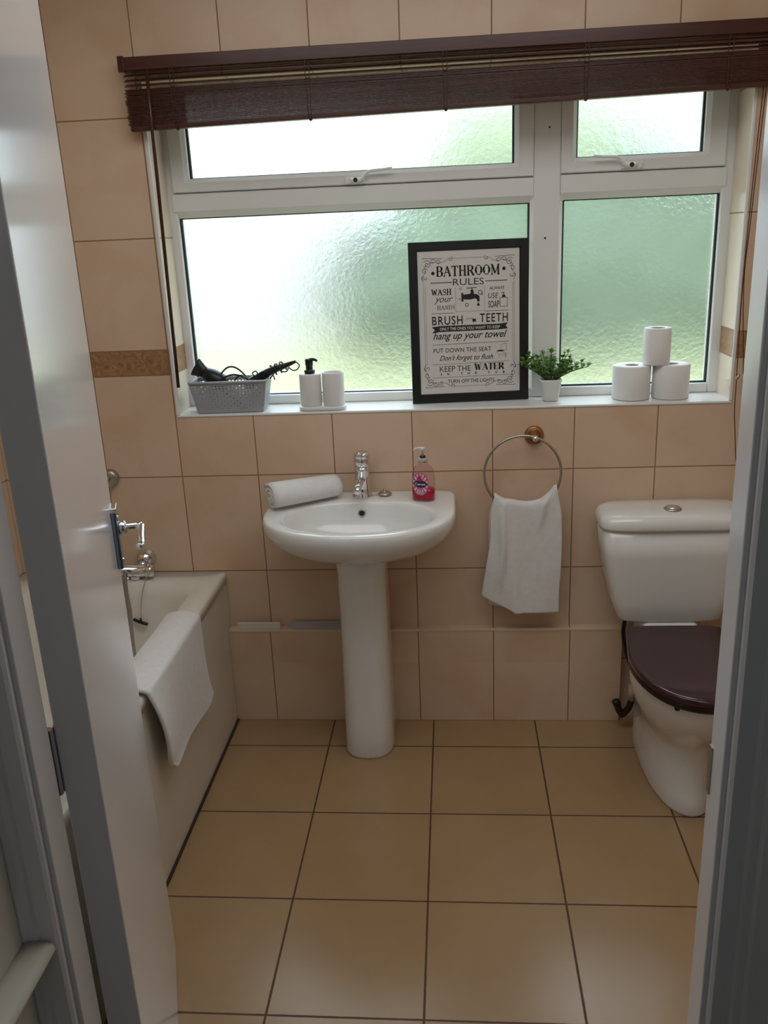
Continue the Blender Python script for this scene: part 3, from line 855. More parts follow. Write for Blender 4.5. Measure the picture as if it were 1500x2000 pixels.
class Print:
    """flat ink on the sheet; u,v run 0..1 across and down the page"""
    def __init__(s, w, h, y): s.w, s.h, s.y = w, h, y; s.bm = bmesh.new()
    def P(s, x, z): return (x, s.y, z)
    def uv(s, u, v): return (-s.w/2 + u*s.w, s.h*(1-v))
    def put(s, vs, fs, u0, u1, vbase, cap):
        xs = [a for a, _ in vs]; ys = [b for _, b in vs]
        lo, hi = min(xs), max(xs)
        y0 = 0.0; caph = max(ys) if cap is None else None
        X0, Z = s.uv(u0, vbase); X1, _ = s.uv(u1, vbase)
        sx = (X1-X0)/(hi-lo); sz = cap*s.h/s.caph
        V_ = [s.bm.verts.new(s.P(X0 + (a-lo)*sx, Z + b*sz)) for a, b in vs]
        for f in fs:
            try: s.bm.faces.new([V_[i] for i in f])
            except ValueError: pass
    def text(s, body, u0, u1, vbase, cap, shear=0, bold=0, space=1.0):
        s.caph = 0.70
        s.put(*font_mesh(body, shear, bold, space), u0, u1, vbase, cap)
    def serif(s, body, u0, u1, vbase, cap, k=0.15, t=0.055):
        s.caph = 1.0
        s.put(*serif_mesh(body, k, t), u0, u1, vbase, cap)
    def poly(s, pts):
        s.bm.faces.new([s.bm.verts.new(s.P(*s.uv(u, v))) for u, v in pts])
    def line(s, pts, w):
        q = [s.uv(u, v) for u, v in pts]
        for a, b in zip(q, q[1:]):
            s.bm.faces.new([s.bm.verts.new(s.P(*c)) for c in seg_quad(a, b, w)])
    def dot(s, u, v, r, n=8):
        x, z = s.uv(u, v)
        s.bm.faces.new([s.bm.verts.new(s.P(x + r*cos(2*pi*i/n), z + r*sin(2*pi*i/n))) for i in range(n)])
    def dots(s, u0, v0, u1, v1, n, r=0.0012):
        for i in range(n): s.dot(u0+(u1-u0)*i/(n-1), v0+(v1-v0)*i/(n-1), r, 6)
    def ring(s, u, v, r, w, a0=0, a1=360, n=20):
        x, z = s.uv(u, v)
        p = [(x + r*cos(RD(a0+(a1-a0)*i/n)), z + r*sin(RD(a0+(a1-a0)*i/n))) for i in range(n+1)]
        for a, b in zip(p, p[1:]): s.bm.faces.new([s.bm.verts.new(s.P(*c)) for c in seg_quad(a, b, w)])
    def spiral(s, u, v, r0, r1, a0, a1, w, n=28):
        x, z = s.uv(u, v); p = []
        for i in range(n+1):
            t = i/n; a = RD(a0+(a1-a0)*t); r = r0+(r1-r0)*t
            p.append((x+r*cos(a), z+r*sin(a)))
        for a, b in zip(p, p[1:]): s.bm.faces.new([s.bm.verts.new(s.P(*c)) for c in seg_quad(a, b, w)])

# ------------------------------------------------------------------ framed notice on the sill
PW, PH = 0.368, 0.490
pf = thing('picture_frame', 'black framed bathroom rules notice leaning on the window', 'picture', (0.6855, 0.0915, RZ0+0.002), (RD(-3.0), 0, RD(5.1)))
BW_ = 0.0275
def frame_mesh():
    bm = bmesh.new()
    def Rr(i, y): return [(-PW/2+i, y, i), (PW/2-i, y, i), (PW/2-i, y, PH-i), (-PW/2+i, y, PH-i)]
    loft(bm, [Rr(0, 0.018), Rr(0, 0.001), Rr(0.001, 0.0), Rr(BW_-0.004, 0.0), Rr(BW_, 0.005), Rr(BW_, 0.018)], False, False)
    return bm
obj('frame_border', frame_mesh(), M_BLACKF, pf)
obj('backing_board', bx((-PW/2+.004, 0.012, 0.004), (PW/2-.004, 0.017, PH-.004)), M_CARD, pf)
pw, ph = PW-2*BW_, PH-2*BW_
sheet = obj('poster_sheet', bx((-PW/2+BW_-.002, 0.006, BW_-.002), (PW/2-BW_+.002, 0.009, PH-BW_+.002)), M_PAPER, pf)
def newprint(y): return Print(pw, ph, y)
p1 = newprint(0.0)
p1.serif('BATHROOM', .185, .805, .172, .066, .20, .085)
for u, v in ((.150, .150), (.848, .136)):
    for k in range(5):
        a = 2*pi*k/5; p1.dot(u + .011*cos(a), v + .008*sin(a), .0026)
    p1.dot(u, v, .003)
p1.text('RULES', .345, .650, .238, .046, 0, -0.002)
p1.line([(.125, .216), (.335, .216)], .0022); p1.line([(.665, .216), (.880, .216)], .0022)
p1.serif('WASH', .130, .325, .300, .038, .21, .12)
p1.text('your', .155, .340, .350, .046, 0.45, 0.0)
p1.serif('HANDS', .185, .358, .402, .028, .13, .075)
p1.dots(.368, .256, .368, .412, 12); p1.dots(.656, .256, .656, .412, 12)
p1.dots(.130, .428, .350, .428, 30, .0011); p1.dots(.372, .420, .648, .420, 16, .0012); p1.dots(.660, .424, .885, .424, 30, .0011)
p1.text('ALWAYS', .705, .850, .277, .021, 0, .012)
p1.text('USE', .690, .790, .336, .036, 0.15, 0.0)
p1.text('SOAP', .690, .800, .400, .046, 0, 0.012)
p1.text('BRUSH', .130, .435, .508, .060, 0, 0.012, 1.15)
p1.text('TEETH', .605, .885, .500, .060, 0, 0.012, 1.15)
p1.text('your', .462, .535, .478, .020, 0.5, -0.012)
# ribbon
p1.poly([(.125, .522), (.205, .516), (.800, .516), (.885, .510), (.862, .530), (.885, .552), (.800, .556), (.205, .558), (.125, .566), (.155, .544)])
p1.text('hang up your towel', .135, .875, .610, .050, 0.38, 0.010)
p1.dots(.130, .648, .885, .642, 70, .0012)
p1.text('PUT DOWN THE SEAT', .135, .715, .705, .031, 0, .004, 1.05)
p1.text("Don't forget to flush", .195, .735, .762, .036, 0.45, 0.006)
p1.dots(.130, .790, .885, .782, 60, .0012)
p1.text('KEEP THE', .195, .505, .842, .040, 0, 0.0)
p1.serif('WATER', .545, .845, .838, .046, .26, .06)
for i, (c, u) in enumerate(zip('INTHETUB', (.205, .27, .405, .475, .55, .68, .755, .83))):
    p1.text(c, u, u + (.008 if c == 'I' else .020), .868, .016, 0, 0.03)
p1.dots(.130, .884, .885, .880, 60, .0012)
p1.text('TURN OFF THE LIGHTS', .275, .745, .926, .026, 0, .006)
# tap picture with drops and bubbles
p1.poly([(.425, .292), (.445, .292), (.445, .352), (.425, .352)])
p1.poly([(.445, .305), (.50, .300), (.58, .304), (.605, .318), (.605, .355), (.580, .355), (.580, .340), (.56, .333), (.51, .340), (.445, .336)])
p1.poly([(.515, .302), (.520, .276), (.545, .276), (.550, .302)])
p1.poly([(.512, .282), (.53, .268), (.552, .282)])
p1.line([(.478, .261), (.578, .258)], .0022); p1.line([(.531, .262), (.531, .276)], .003)
p1.dot(.592, .378, .0042, 10); p1.poly([(.582, .374), (.592, .358), (.602, .374)])
p1.ring(.477, .376, .0048, .0017); p1.ring(.612, .292, .0058, .0018); p1.ring(.630, .304, .0026, .0014); p1.ring(.418, .262, .0030, .0012); p1.ring(.405, .335, .0024, .0011)
# soap pump, tooth and toilet pictures
p1.line([(.808, .335), (.808, .396), (.880, .396), (.880, .335), (.808, .335)], .0014)
p1.poly([(.825, .332), (.830, .316), (.858, .316), (.863, .332)]); p1.line([(.815, .300), (.850, .300)], .0016); p1.line([(.845, .300), (.845, .316)], .0026)
p1.poly([(.528, .476), (.540, .472), (.553, .476), (.566, .472), (.566, .488), (.560, .502), (.553, .490), (.544, .502), (.532, .490)])
p1.poly([(.765, .708), (.79, .702), (.83, .702), (.85, .708), (.83, .713), (.79, .713)])
p1.line([(.770, .712), (.79, .735), (.83, .735), (.85, .714)], .0008); p1.line([(.80, .735), (.795, .755)], .0008); p1.line([(.83, .735), (.835, .752)], .0008)
p1.line([(.815, .70), (.815, .665), (.85, .655), (.868, .66), (.868, .70), (.85, .706)], .0008); p1.line([(.85, .735), (.858, .755), (.868, .735), (.858, .722), (.85, .735)], .0010)
def place(bm, off):
    for v in bm.verts: v.co += V((0, 0.0056, BW_))
    return bm
obj('printed_lettering', place(p1.bm, 0), M_INK, sheet)
p2 = newprint(-0.0003)
p2.text('ONLY THE ONES YOU WANT TO KEEP', .205, .805, .548, .021, 0, 0.012)
obj('ribbon_lettering', place(p2.bm, 0), M_INKW, sheet)
# scrollwork border
p3 = newprint(0.0)
p3.dots(.350, .053, .650, .053, 22, .0012); p3.dots(.350, .950, .650, .950, 22, .0012)
p3.dots(.070, .235, .070, .785, 44, .0011); p3.dots(.930, .235, .930, .785, 44, .0011)
p3.line([(.053, .22), (.053, .80)], .0007); p3.line([(.947, .22), (.947, .80)], .0007)
for fu in (0, 1):
    for fv in (0, 1):
        U = (lambda u: 1-u) if fu else (lambda u: u)
        Vv = (lambda v: 1-v) if fv else (lambda v: v)
        def sp(u, v, r0, r1, a0, a1, w=.0014):
            if fu: a0, a1 = 180-a0, 180-a1
            if fv: a0, a1 = -a0, -a1
            p3.spiral(U(u), Vv(v), r0, r1, a0, a1, w)
        sp(.095, .088, .002, .0125, 0, 500); sp(.150, .072, .001, .0085, 60, -360); sp(.205, .078, .001, .0080, 120, 520)
        sp(.320, .056, .001, .0070, 0, 420); sp(.070, .135, .001, .0095, 90, -330); sp(.052, .178, .001, .0065, -60, 300); sp(.075, .185, .001, .0055, 90, 420)
        p3.line([(U(.07+.23*t), Vv(.105 - .052*t - .012*sin(pi*t*2))) for t in [i/14 for i in range(15)]], .0010)
        p3.line([(U(.06 + .018*sin(pi*t*2)), Vv(.10 + .115*t)) for t in [i/12 for i in range(13)]], .0010)
        p3.line([(U(.05), Vv(.055)), (U(.055), Vv(.045)), (U(.09), Vv(.048)), (U(.24), Vv(.052))], .0012)
obj('scroll_border', place(p3.bm, 0), M_INK, sheet)
# "Carex" wordmark wrapped on the soap label
vs, fs = font_mesh('Carex', 0.0, 0.015)
xs = [a for a, _ in vs]
bm = bmesh.new()
VV = []
for a, b in vs:
    x = -0.0195 + (a-min(xs))/(max(xs)-min(xs))*0.033; z = 0.0467 + b*0.0100
    VV.append(bm.verts.new((x, front_y(x) - .0016, z)))
for f in fs:
    try: bm.faces.new([VV[i] for i in f])
    except ValueError: pass
obj('label_lettering', bm, mat('label_white', (0.80, 0.80, 0.84), 0.4), lab)

# ------------------------------------------------------------------ things on the sill
SZ = RZ0 + 0.0012
# perforated grey basket
BK = (-0.075, 0.058, SZ)
bk = thing('storage_basket', 'grey perforated plastic basket on the left end of the sill', 'basket', BK, (0, 0, RD(2)))
bw0, bd0, bw1, bd1, bh = 0.1040, 0.044, 0.1220, 0.056, 0.098
def perforated(p00, p10, p11, p01, nu, nv, hole):
    """four corners (bottom-left, bottom-right, top-right, top-left); a hole in every cell"""
    bm = bmesh.new()
    P00, P10, P11, P01 = map(V, (p00, p10, p11, p01))
    def at(u, v): return (P00*(1-u)+P10*u)*(1-v) + (P01*(1-u)+P11*u)*v
    cache = {}
    def vert(i, j):
        if (i, j) not in cache: cache[(i, j)] = bm.verts.new(at(i/(2*nu), j/(2*nv)))
        return cache[(i, j)]
    for i in range(nu):
        for j in range(nv):
            cyc = [(2*i, 2*j), (2*i+1, 2*j), (2*i+2, 2*j), (2*i+2, 2*j+1), (2*i+2, 2*j+2), (2*i+1, 2*j+2), (2*i, 2*j+2), (2*i, 2*j+1)]
            O = [vert(*c) for c in cyc]
            hx, hz = hole((i+.5)/nu, (j+.5)/nv, i, j)
            hx *= 0.82; hz *= 0.82
            cu, cv = (i+.5)/nu, (j+.5)/nv
            if hx <= 0:
                bm.faces.new(O); continue
            I = []
            for k in range(8):
                a = RD(225 + 45*k); rr = 1.0 if k % 2 else 0.62
                I.append(bm.verts.new(at(cu + hx*rr*cos(a)/nu, cv + hz*rr*sin(a)/nv)))
            for k in range(8):
                m = (k+1) % 8
                bm.faces.new((O[k], O[m], I[m], I[k]))
    return bm
def hole_front(u, v, i, j):
    if v < 0.09 or v > 0.95: return 0, 0
    r = sqrt(((u-.5)*2.3)**2 + ((v-.42)*1.0)**2)
    if v > 0.78: return (0.46, 0.40)
    if r < 0.12: return 0.22, 0.22
    if r < 0.42: return (0.30, 0.36) if (i+j) % 2 else (0.16, 0.16)
    return (0.34, 0.34) if (i+j) % 2 else (0.22, 0.22)
fcn = [(-bw0, -bd0, 0), (bw0, -bd0, 0), (bw1, -bd1, bh), (-bw1, -bd1, bh)]
def corner(sx, sy, z): 
    t = z/bh
    return (sx*(bw0+(bw1-bw0)*t), sy*(bd0+(bd1-bd0)*t), z)
for nm, a, b, nu in (('front', (-1, -1), (1, -1), 22), ('right', (1, -1), (1, 1), 10), ('back', (1, 1), (-1, 1), 22), ('left', (-1, 1), (-1, -1), 10)):
    hf = hole_front if nu == 22 else (lambda u, v, i, j: ((0, 0) if v < .09 else (0.36, 0.36) if not (0.3 < u < 0.7 and v > 0.72) else (0.49, 0.49)))
    w = obj('basket_side', perforated(corner(*a, .002), corner(*b, .002), corner(*b, bh), corner(*a, bh), nu, 12, hf), M_GREY, bk)
    solid(w, 0.0016, 0)
    for p_ in w.data.polygons: p_.use_smooth = False
obj('basket_base', bx((-bw0, -bd0, 0), (bw0, bd0, 0.003)), M_GREY, bk, bevel=0.001)
bm = bmesh.new()
rim = [rrect(-bw1-.001, bw1+.001, -bd1-.001, bd1+.001, .010, bh-.004), rrect(-bw1-.004, bw1+.004, -bd1-.004, bd1+.004, .012, bh-.003), rrect(-bw1-.005, bw1+.005, -bd1-.005, bd1+.005, .012, bh+.003),
       rrect(-bw1+.002, bw1-.002, -bd1+.002, bd1-.002, .009, bh+.004), rrect(-bw1+.003, bw1-.003, -bd1+.003, bd1-.003, .008, bh-.003)]
loft(bm, rim, False, False)
obj('basket_rim', bm, M_GREY, bk, smooth=True)

# hair dryer and straightener lying in the basket
hd = thing('hair_dryer', 'black hair dryer with looped cord in the left of the basket', 'hair dryer', (-0.14, 0.058, SZ+0.09))
HO = V((-0.14, 0.058, SZ+0.09))
d_ = V((-0.098, 0.004, 0.062)).normalized()
q0 = V((-0.093, 0.055, 1.166))
bm = bmesh.new(); lathe(bm, [(0.020, 0), (0.026, 0.006), (0.028, 0.030), (0.026, 0.052), (0.020, 0.070), (0.0165, 0.076)], 28, axis_to(q0, d_))
bdy = obj('dryer_body', shift(bm, HO), M_BLACK, hd, smooth=True)
e0 = q0 + d_*0.072; sd = V((0, 1, 0)); upn = d_.cross(sd)
bm = bmesh.new()
def nr(c, a, b): return [c + upn*(a*cos(2*pi*k/20)) + sd*(b*sin(2*pi*k/20)) for k in range(20)]
loft(bm, [nr(e0, .017, .017), nr(e0+d_*.012, .020, .015), nr(e0+d_*.036, .030, .010), nr(e0+d_*.040, .030, .009)])
obj('dryer_nozzle', shift(bm, HO), M_BLACK, bdy, smooth=True)
bm = bmesh.new(); tube(bm, [q0 + d_*0.02, q0 + d_*0.01 + V((0.02, -0.01, -0.035)), q0 + V((0.05, -0.012, -0.062))], lambda t: .016-.003*t, n=16, smooth=6)
obj('dryer_handle', shift(bm, HO), M_BLACK, hd, smooth=True)
bm = bmesh.new()
tube(bm, [(-0.115, 0.04, 1.165), (-0.110, 0.045, 1.190), (-0.085, 0.05, 1.218), (-0.060, 0.05, 1.222), (-0.035, 0.05, 1.205), (-0.015, 0.05, 1.175), (-0.02, 0.05, 1.150)], .0028, n=8)
tube(bm, [(-0.120, 0.03, 1.170), (-0.090, 0.03, 1.192), (-0.055, 0.035, 1.200), (-0.015, 0.03, 1.187), (0.0, 0.04, 1.165)], .0028, n=8)
tube(bm, [(-0.06, 0.03, 1.165), (-0.05, 0.03, 1.190), (-0.03, 0.035, 1.196), (-0.005, 0.04, 1.170)], .0028, n=8)
obj('dryer_cord', shift(bm, HO), mat('cord_black', (0.02, 0.02, 0.025), 0.4), hd, smooth=True)
hs = thing('hair_straightener', 'black hair straightener wrapped in its cord sticking out of basket', 'hair straightener', (0.04, 0.06, 1.19))
KO = V((0.04, 0.06, 1.19))
bm = bmesh.new(); tube(bm, [(-0.03, 0.06, 1.158), (0.02, 0.06, 1.186), (0.06, 0.06, 1.206), (0.10, 0.06, 1.219), (0.138, 0.06, 1.232)], lambda t: 0.0135*(1-t)**0.7+0.0038, n=16, smooth=6)
kb = obj('straightener_body', shift(bm, KO), M_BLACK, hs, smooth=True)
bm = bmesh.new()
pts = []
for i in range(60):
    t = i/59; c = V((0.060 + 0.040*t, 0.06, 1.205 + 0.014*t)); a = 2*pi*2.4*t
    pts.append(tuple(c + V((-0.35*cos(a)*0.016, sin(a)*0.015, cos(a)*0.015))))
tube(bm, pts, .0027, n=8, smooth=2)
tube(bm, [(0.085, 0.05, 1.214), (0.095, 0.05, 1.203), (0.108, 0.05, 1.203), (0.115, 0.05, 1.214)], .002, n=8)
tube(bm, [(0.115, 0.05, 1.216), (0.128, 0.05, 1.206), (0.142, 0.05, 1.208), (0.150, 0.05, 1.221), (0.139, 0.056, 1.231)], .002, n=8)
tube(bm, [(0.07, 0.045, 1.200), (0.055, 0.045, 1.183), (0.065, 0.045, 1.192), (0.07, 0.045, 1.178)], .002, n=8)
tube(bm, [(0.005, 0.045, 1.19), (0.0, 0.045, 1.202), (0.012, 0.045, 1.207), (0.02, 0.045, 1.192), (0.03, 0.045, 1.205), (0.035, 0.045, 1.185)], .002, n=8)
obj('straightener_cord', shift(bm, KO), mat('cord_dark', (0.02, 0.02, 0.025), 0.4), hs, smooth=True)

# white tray with soap dispenser and tumbler
tr = thing('accessory_tray', 'flat white tray under the soap dispenser and tumbler', 'tray', (0.218, 0.042, SZ))
bm = bmesh.new(); loft(bm, [rrect(-.072, .072, -.037, .037, .03, 0), rrect(-.074, .074, -.039, .039, .03, .003), rrect(-.074, .074, -.039, .039, .03, .010), rrect(-.072, .072, -.037, .037, .03, .012)])
obj('tray_body', bm, M_POT, tr, smooth=True)
def cup(name, label, cat, x):
    c = thing(name, label, cat, (x, 0.042, SZ+0.0122))
    return c
def cyl_rings(r, zs): return [[(rr*r*cos(2*pi*i/36), rr*r*sin(2*pi*i/36), z) for i in range(36)] for rr, z in zs]
sd_ = cup('soap_dispenser', 'white cylinder soap dispenser with a black pump', 'soap dispenser', 0.1825)
bm = bmesh.new(); loft(bm, cyl_rings(.0345, ((.96, 0), (1, .003), (1, .096), (.98, .0995), (.5, .100))))
obj('dispenser_body', bm, M_POT, sd_, smooth=True)
bm = bmesh.new(); lathe(bm, [(.0165, .0995), (.017, .111), (.012, .112), (.011, .1135), (.011, .126), (.0125, .127), (.0125, .143), (.011, .146)], 28)
tube(bm, [(0.004, 0, .1435), (.016, -.008, .1445), (.024, -.012, .1425), (.027, -.0135, .139)], lambda t: .0055-.002*t, n=12)
obj('dispenser_pump', bm, M_BLACK, sd_, smooth=True)
tb = cup('tumbler', 'white toothbrush tumbler beside the soap dispenser', 'tumbler', 0.2545)
bm = bmesh.new(); loft(bm, cyl_rings(.0345, ((.96, 0), (1, .003), (1, .1005), (.985, .1025), (.90, .1025), (.885, .100), (.88, .01), (.5, .008))))
obj('tumbler_body', bm, M_POT, tb, smooth=True)

# artificial plant
pl = thing('potted_plant', 'small artificial green plant in a white pot on the sill', 'potted plant', (0.934, 0.082, SZ))
bm = bmesh.new()
loft(bm, [sell(0, 0, a, a, a, z, 4, 4, 40) for a, z in ((.0215, 0), (.0245, .002), (.0325, .060), (.0345, .0665), (.0335, .0675), (.0305, .0675), (.029, .058), (.015, .056))])
obj('pot', bm, M_POT, pl, smooth=True)
bm = bmesh.new(); lathe(bm, [(0.028, .056), (0.026, .062), (0.01, .064)], 20)
obj('pot_filling', bm, mat('dark_moss', (0.03, 0.035, 0.015), 0.9), pl)
rnd = random.Random(3)
bmL, bmS = bmesh.new(), bmesh.new()
def leaf(bm, p, d, size):
    d = d.normalized(); s_ = d.cross(V((0, 0, 1)))
    if s_.length < 0.1: s_ = V((1, 0, 0))
    s_.normalize(); nrm = s_.cross(d)
    prof = [(0, 0.05), (0.25, 0.34), (0.55, 0.42), (0.8, 0.26), (1.0, 0.02)]
    L, C, R_ = [], [], []
    for t, w in prof:
        base = p + d*size*t + nrm*size*0.18*sin(pi*t)
        L.append(bm.verts.new(base + s_*size*w + nrm*size*0.10)); C.append(bm.verts.new(base)); R_.append(bm.verts.new(base - s_*size*w + nrm*size*0.10))
    for i in range(4):
        bm.faces.new((L[i], C[i], C[i+1], L[i+1])); bm.faces.new((C[i], R_[i], R_[i+1], C[i+1]))
stems = []
for k in range(25):
    a = 2*pi*k/25*2.4 + rnd.uniform(-.3, .3); sp_ = rnd.uniform(0.12, 0.95)
    stems.append((a, sp_, rnd.uniform(0.058, 0.098)))
stems += [(0.15, 1.25, 0.085), (0.35, 1.1, 0.095), (-0.1, 1.35, 0.098), (2.9, 1.0, 0.085), (3.3, 0.8, 0.095), (2.6, .6, .10)]
for a, sp_, ln in stems:
    dr = V((cos(a)*sp_, sin(a)*sp_*0.55, 1.0)).normalized()
    p0 = V((cos(a)*0.012, sin(a)*0.010, 0.060)); pts = []
    for i in range(7):
        t = i/6
        pts.append(p0 + dr*ln*t + V((cos(a)*0.018*t*t*sp_, 0, -0.012*t*t*sp_)))
    tube(bmS, [tuple(p) for p in pts], 0.0011, n=6, smooth=0)
    for i in range(1, 7):
        for sgn in (-1, 1):
            az = a + sgn*rnd.uniform(0.7, 1.6)
            ld = V((cos(az), sin(az), rnd.uniform(0.2, 0.9)))
            leaf(bmL, pts[i], ld, rnd.uniform(0.013, 0.0195))
    leaf(bmL, pts[-1], dr, 0.016)
obj('foliage', bmL, M_LEAF, pl, smooth=True)
obj('stem', bmS, mat('stem_green', (0.10, 0.16, 0.04), 0.6), pl, smooth=True)

# toilet rolls
def toilet_roll(label, x, y, z, r, h):
    t = thing('toilet_roll', label, 'toilet roll', (x, y, z), group='toilet rolls on the sill')
    bm = bmesh.new()
    loft(bm, cyl_rings(1, ((.021, .001), (r*.95, 0), (r, .003), (r*1.0, h*.5), (r, h-.003), (r*.96, h), (.0225, h-.0005), (.0205, h-.006), (.0205, .006), (.021, .001))), False, False)
    obj('paper_roll', bm, M_TISSUE, t, smooth=True)
    bm = bmesh.new(); loft(bm, cyl_rings(1, ((.0204, .001), (.0204, h-.001), (.0192, h-.001), (.0192, .001), (.0204, .001))), False, False)
    obj('cardboard_core', bm, M_CARD, t, smooth=True)
    return t
toilet_roll('left of two wide white toilet rolls under the small one', 1.182, 0.082, SZ, 0.0575, 0.103)
toilet_roll('right wide white toilet roll nearest the window corner', 1.301, 0.080, SZ, 0.0560, 0.104)
toilet_roll('narrow white toilet roll standing on top of two others', 1.2525, 0.072, SZ+0.1048, 0.0405, 0.110)

# ------------------------------------------------------------------ venetian blind
HB = (0.60, -0.03, 2.06)
vb = thing('venetian_blind', 'dark mahogany wooden venetian blind raised above the window', 'window blind', HB)
def Bo(bm): return shift(bm, HB)
BXL, BXR = -0.268, 1.560
obj('headrail', Bo(bx((-0.276, -0.052, 2.061), (1.57, -0.004, 2.095))), M_BLIND, vb, bevel=0.002)
obj('valance_return', Bo(bx((-0.279, -0.054, 2.058), (-0.262, -0.0445, 2.098))), M_BLIND, vb, bevel=0.001)
bm = bmesh.new()
NS = 27
z_top, z_lo_l, z_lo_r = 2.050, 1.922, 1.950
rnd = random.Random(11)
for i in range(NS):
    t = i/(NS-1)
    # the top slats hang open, the rest lie stacked on the bottom rail
    g = {0: 0.0, 1: 0.10, 2: 0.20, 3: 0.295}.get(i, 0.33 + 0.67*((i-4)/(NS-5)))
    zl = z_top + (z_lo_l - z_top)*g; zr = z_top + (z_lo_r - z_top)*g
    tilt = 0.35 if i < 3 else 0.03
    ja, jb = rnd.uniform(-.0015, .0015), rnd.uniform(-.0012, .0012)
    y0, y1 = -0.0515 + ja, -0.0265 + ja
    th = 0.0024
    v = []
    for x, z in ((BXL + jb*2, zl), (BXR, zr)):
        dz = sin(tilt)*0.0125
        v.append([(x, y0, z - dz - th/2 + jb*.3), (x, y1, z + dz - th/2), (x, y1, z + dz + th/2), (x, y0, z - dz + th/2 + jb*.3)])
    loft(bm, v)
obj('slat_stack', Bo(bm), M_BLIND, vb)
bm = bmesh.new()
loft(bm, [[(BXL+.004, -0.052, 1.906), (BXL+.004, -0.026, 1.906), (BXL+.004, -0.026, 1.9195), (BXL+.004, -0.052, 1.9195)], [(BXR, -0.052, 1.934), (BXR, -0.026, 1.934), (BXR, -0.026, 1.9475), (BXR, -0.052, 1.9475)]])
obj('bottom_rail', Bo(bm), M_BLIND, vb, bevel=0.002)
for x in (-0.130, 0.248, 0.623, 1.00, 1.372):
    zb = 1.906 + 0.028*(x-BXL)/(BXR-BXL)
    bm = bmesh.new()
    for dx in (-0.005, 0.004):
        tube(bm, [(x+dx, -0.0535, 2.062), (x+dx*1.3, -0.054, 2.03), (x+dx, -0.0535, 1.98), (x+dx*.8, -0.0535, zb+.002)], 0.0011, n=6, smooth=4)
    tube(bm, [(x-.006, -0.0545, 2.018), (x, -0.056, 2.014), (x+.006, -0.0545, 2.019)], .0013, n=6)
    lathe(bm, [(.0045, 0), (.005, .003), (.003, .006)], 14, axis_to((x, -0.043, zb+.002), (0, -.4, -1)))
    obj('ladder_cord', Bo(bm), M_CORD, vb, smooth=True)
bm = bmesh.new(); tube(bm, [(-0.196, -0.062, 2.056), (-0.1985, -0.062, 1.93), (-0.209, -0.062, 1.180)], 0.0052, n=12, smooth=0)
obj('tilt_wand', Bo(bm), M_BLIND, vb, smooth=True)
bm = bmesh.new(); tube(bm, [(-0.196, -0.045, 2.058), (-0.196, -0.058, 2.056), (-0.196, -0.062, 2.045)], .002, n=8)
obj('wand_hook', Bo(bm), M_BRUSH, vb, smooth=True)
for pts, tz in (([(1.470, -0.05, 2.06), (1.468, -0.035, 1.92), (1.462, -0.03, 1.64), (1.459, -0.03, 1.40), (1.464, -0.03, 1.15), (1.466, -0.03, 1.06), (1.474, -0.03, 0.98), (1.483, -0.03, 0.90), (1.497, -0.03, 0.83)], (1.463, 1.150)),
                ([(1.480, -0.05, 2.06), (1.475, -0.033, 1.90), (1.466, -0.03, 1.60), (1.462, -0.03, 1.42), (1.482, -0.03, 1.17), (1.486, -0.03, 1.08)], (1.484, 1.150))):
    bm = bmesh.new(); tube(bm, pts, .0014, n=8)
    c = obj('pull_cord', Bo(bm), M_CORD, vb, smooth=True)
    bm = bmesh.new(); lathe(bm, [(.0022, 0), (.004, .004), (.0045, .012), (.0025, .017)], 12, axis_to((tz[0], -0.031, tz[1]), (0.5 if tz[0] < 1.47 else 0.05, 0, 1)))
    obj('cord_toggle', Bo(bm), M_BRUSH, c, smooth=True)

# ------------------------------------------------------------------ towel ring and hand towel
RC = V((0.839, -0.053, 0.883)); RR = 0.1175
rg = thing('towel_ring', 'round metal towel ring with brass wall rose beside the basin', 'towel ring', (0.877, 0, 0.991))
RO = V((0.877, 0, 0.991))
bm = bmesh.new(); lathe(bm, [(0.0295, 0.0), (0.030, 0.004), (0.028, 0.010), (0.0265, 0.0115)], 36, axis_to((0, 0, 0), (0, -1, 0)))
lathe(bm, [(0.019, 0.0105), (0.018, 0.018), (0.012, 0.028), (0.009, 0.048)], 28, axis_to((0, 0, 0), (0, -1, 0)))
obj('wall_rose', bm, M_BRONZE, rg, smooth=True)
bm = bmesh.new(); bmesh.ops.create_uvsphere(bm, u_segments=20, v_segments=12, radius=0.0095, matrix=Matrix.Translation((0, -0.053, 0)))
obj('ring_holder', bm, M_CHROME, rg, smooth=True)
bm = bmesh.new(); tube(bm, [RC - RO + V((RR*cos(2*pi*i/72), 0.002*sin(2*pi*i/72), RR*sin(2*pi*i/72))) for i in range(72)], 0.0042, n=12, smooth=0, closed=True)
obj('ring', bm, M_BRUSH, rg, smooth=True)

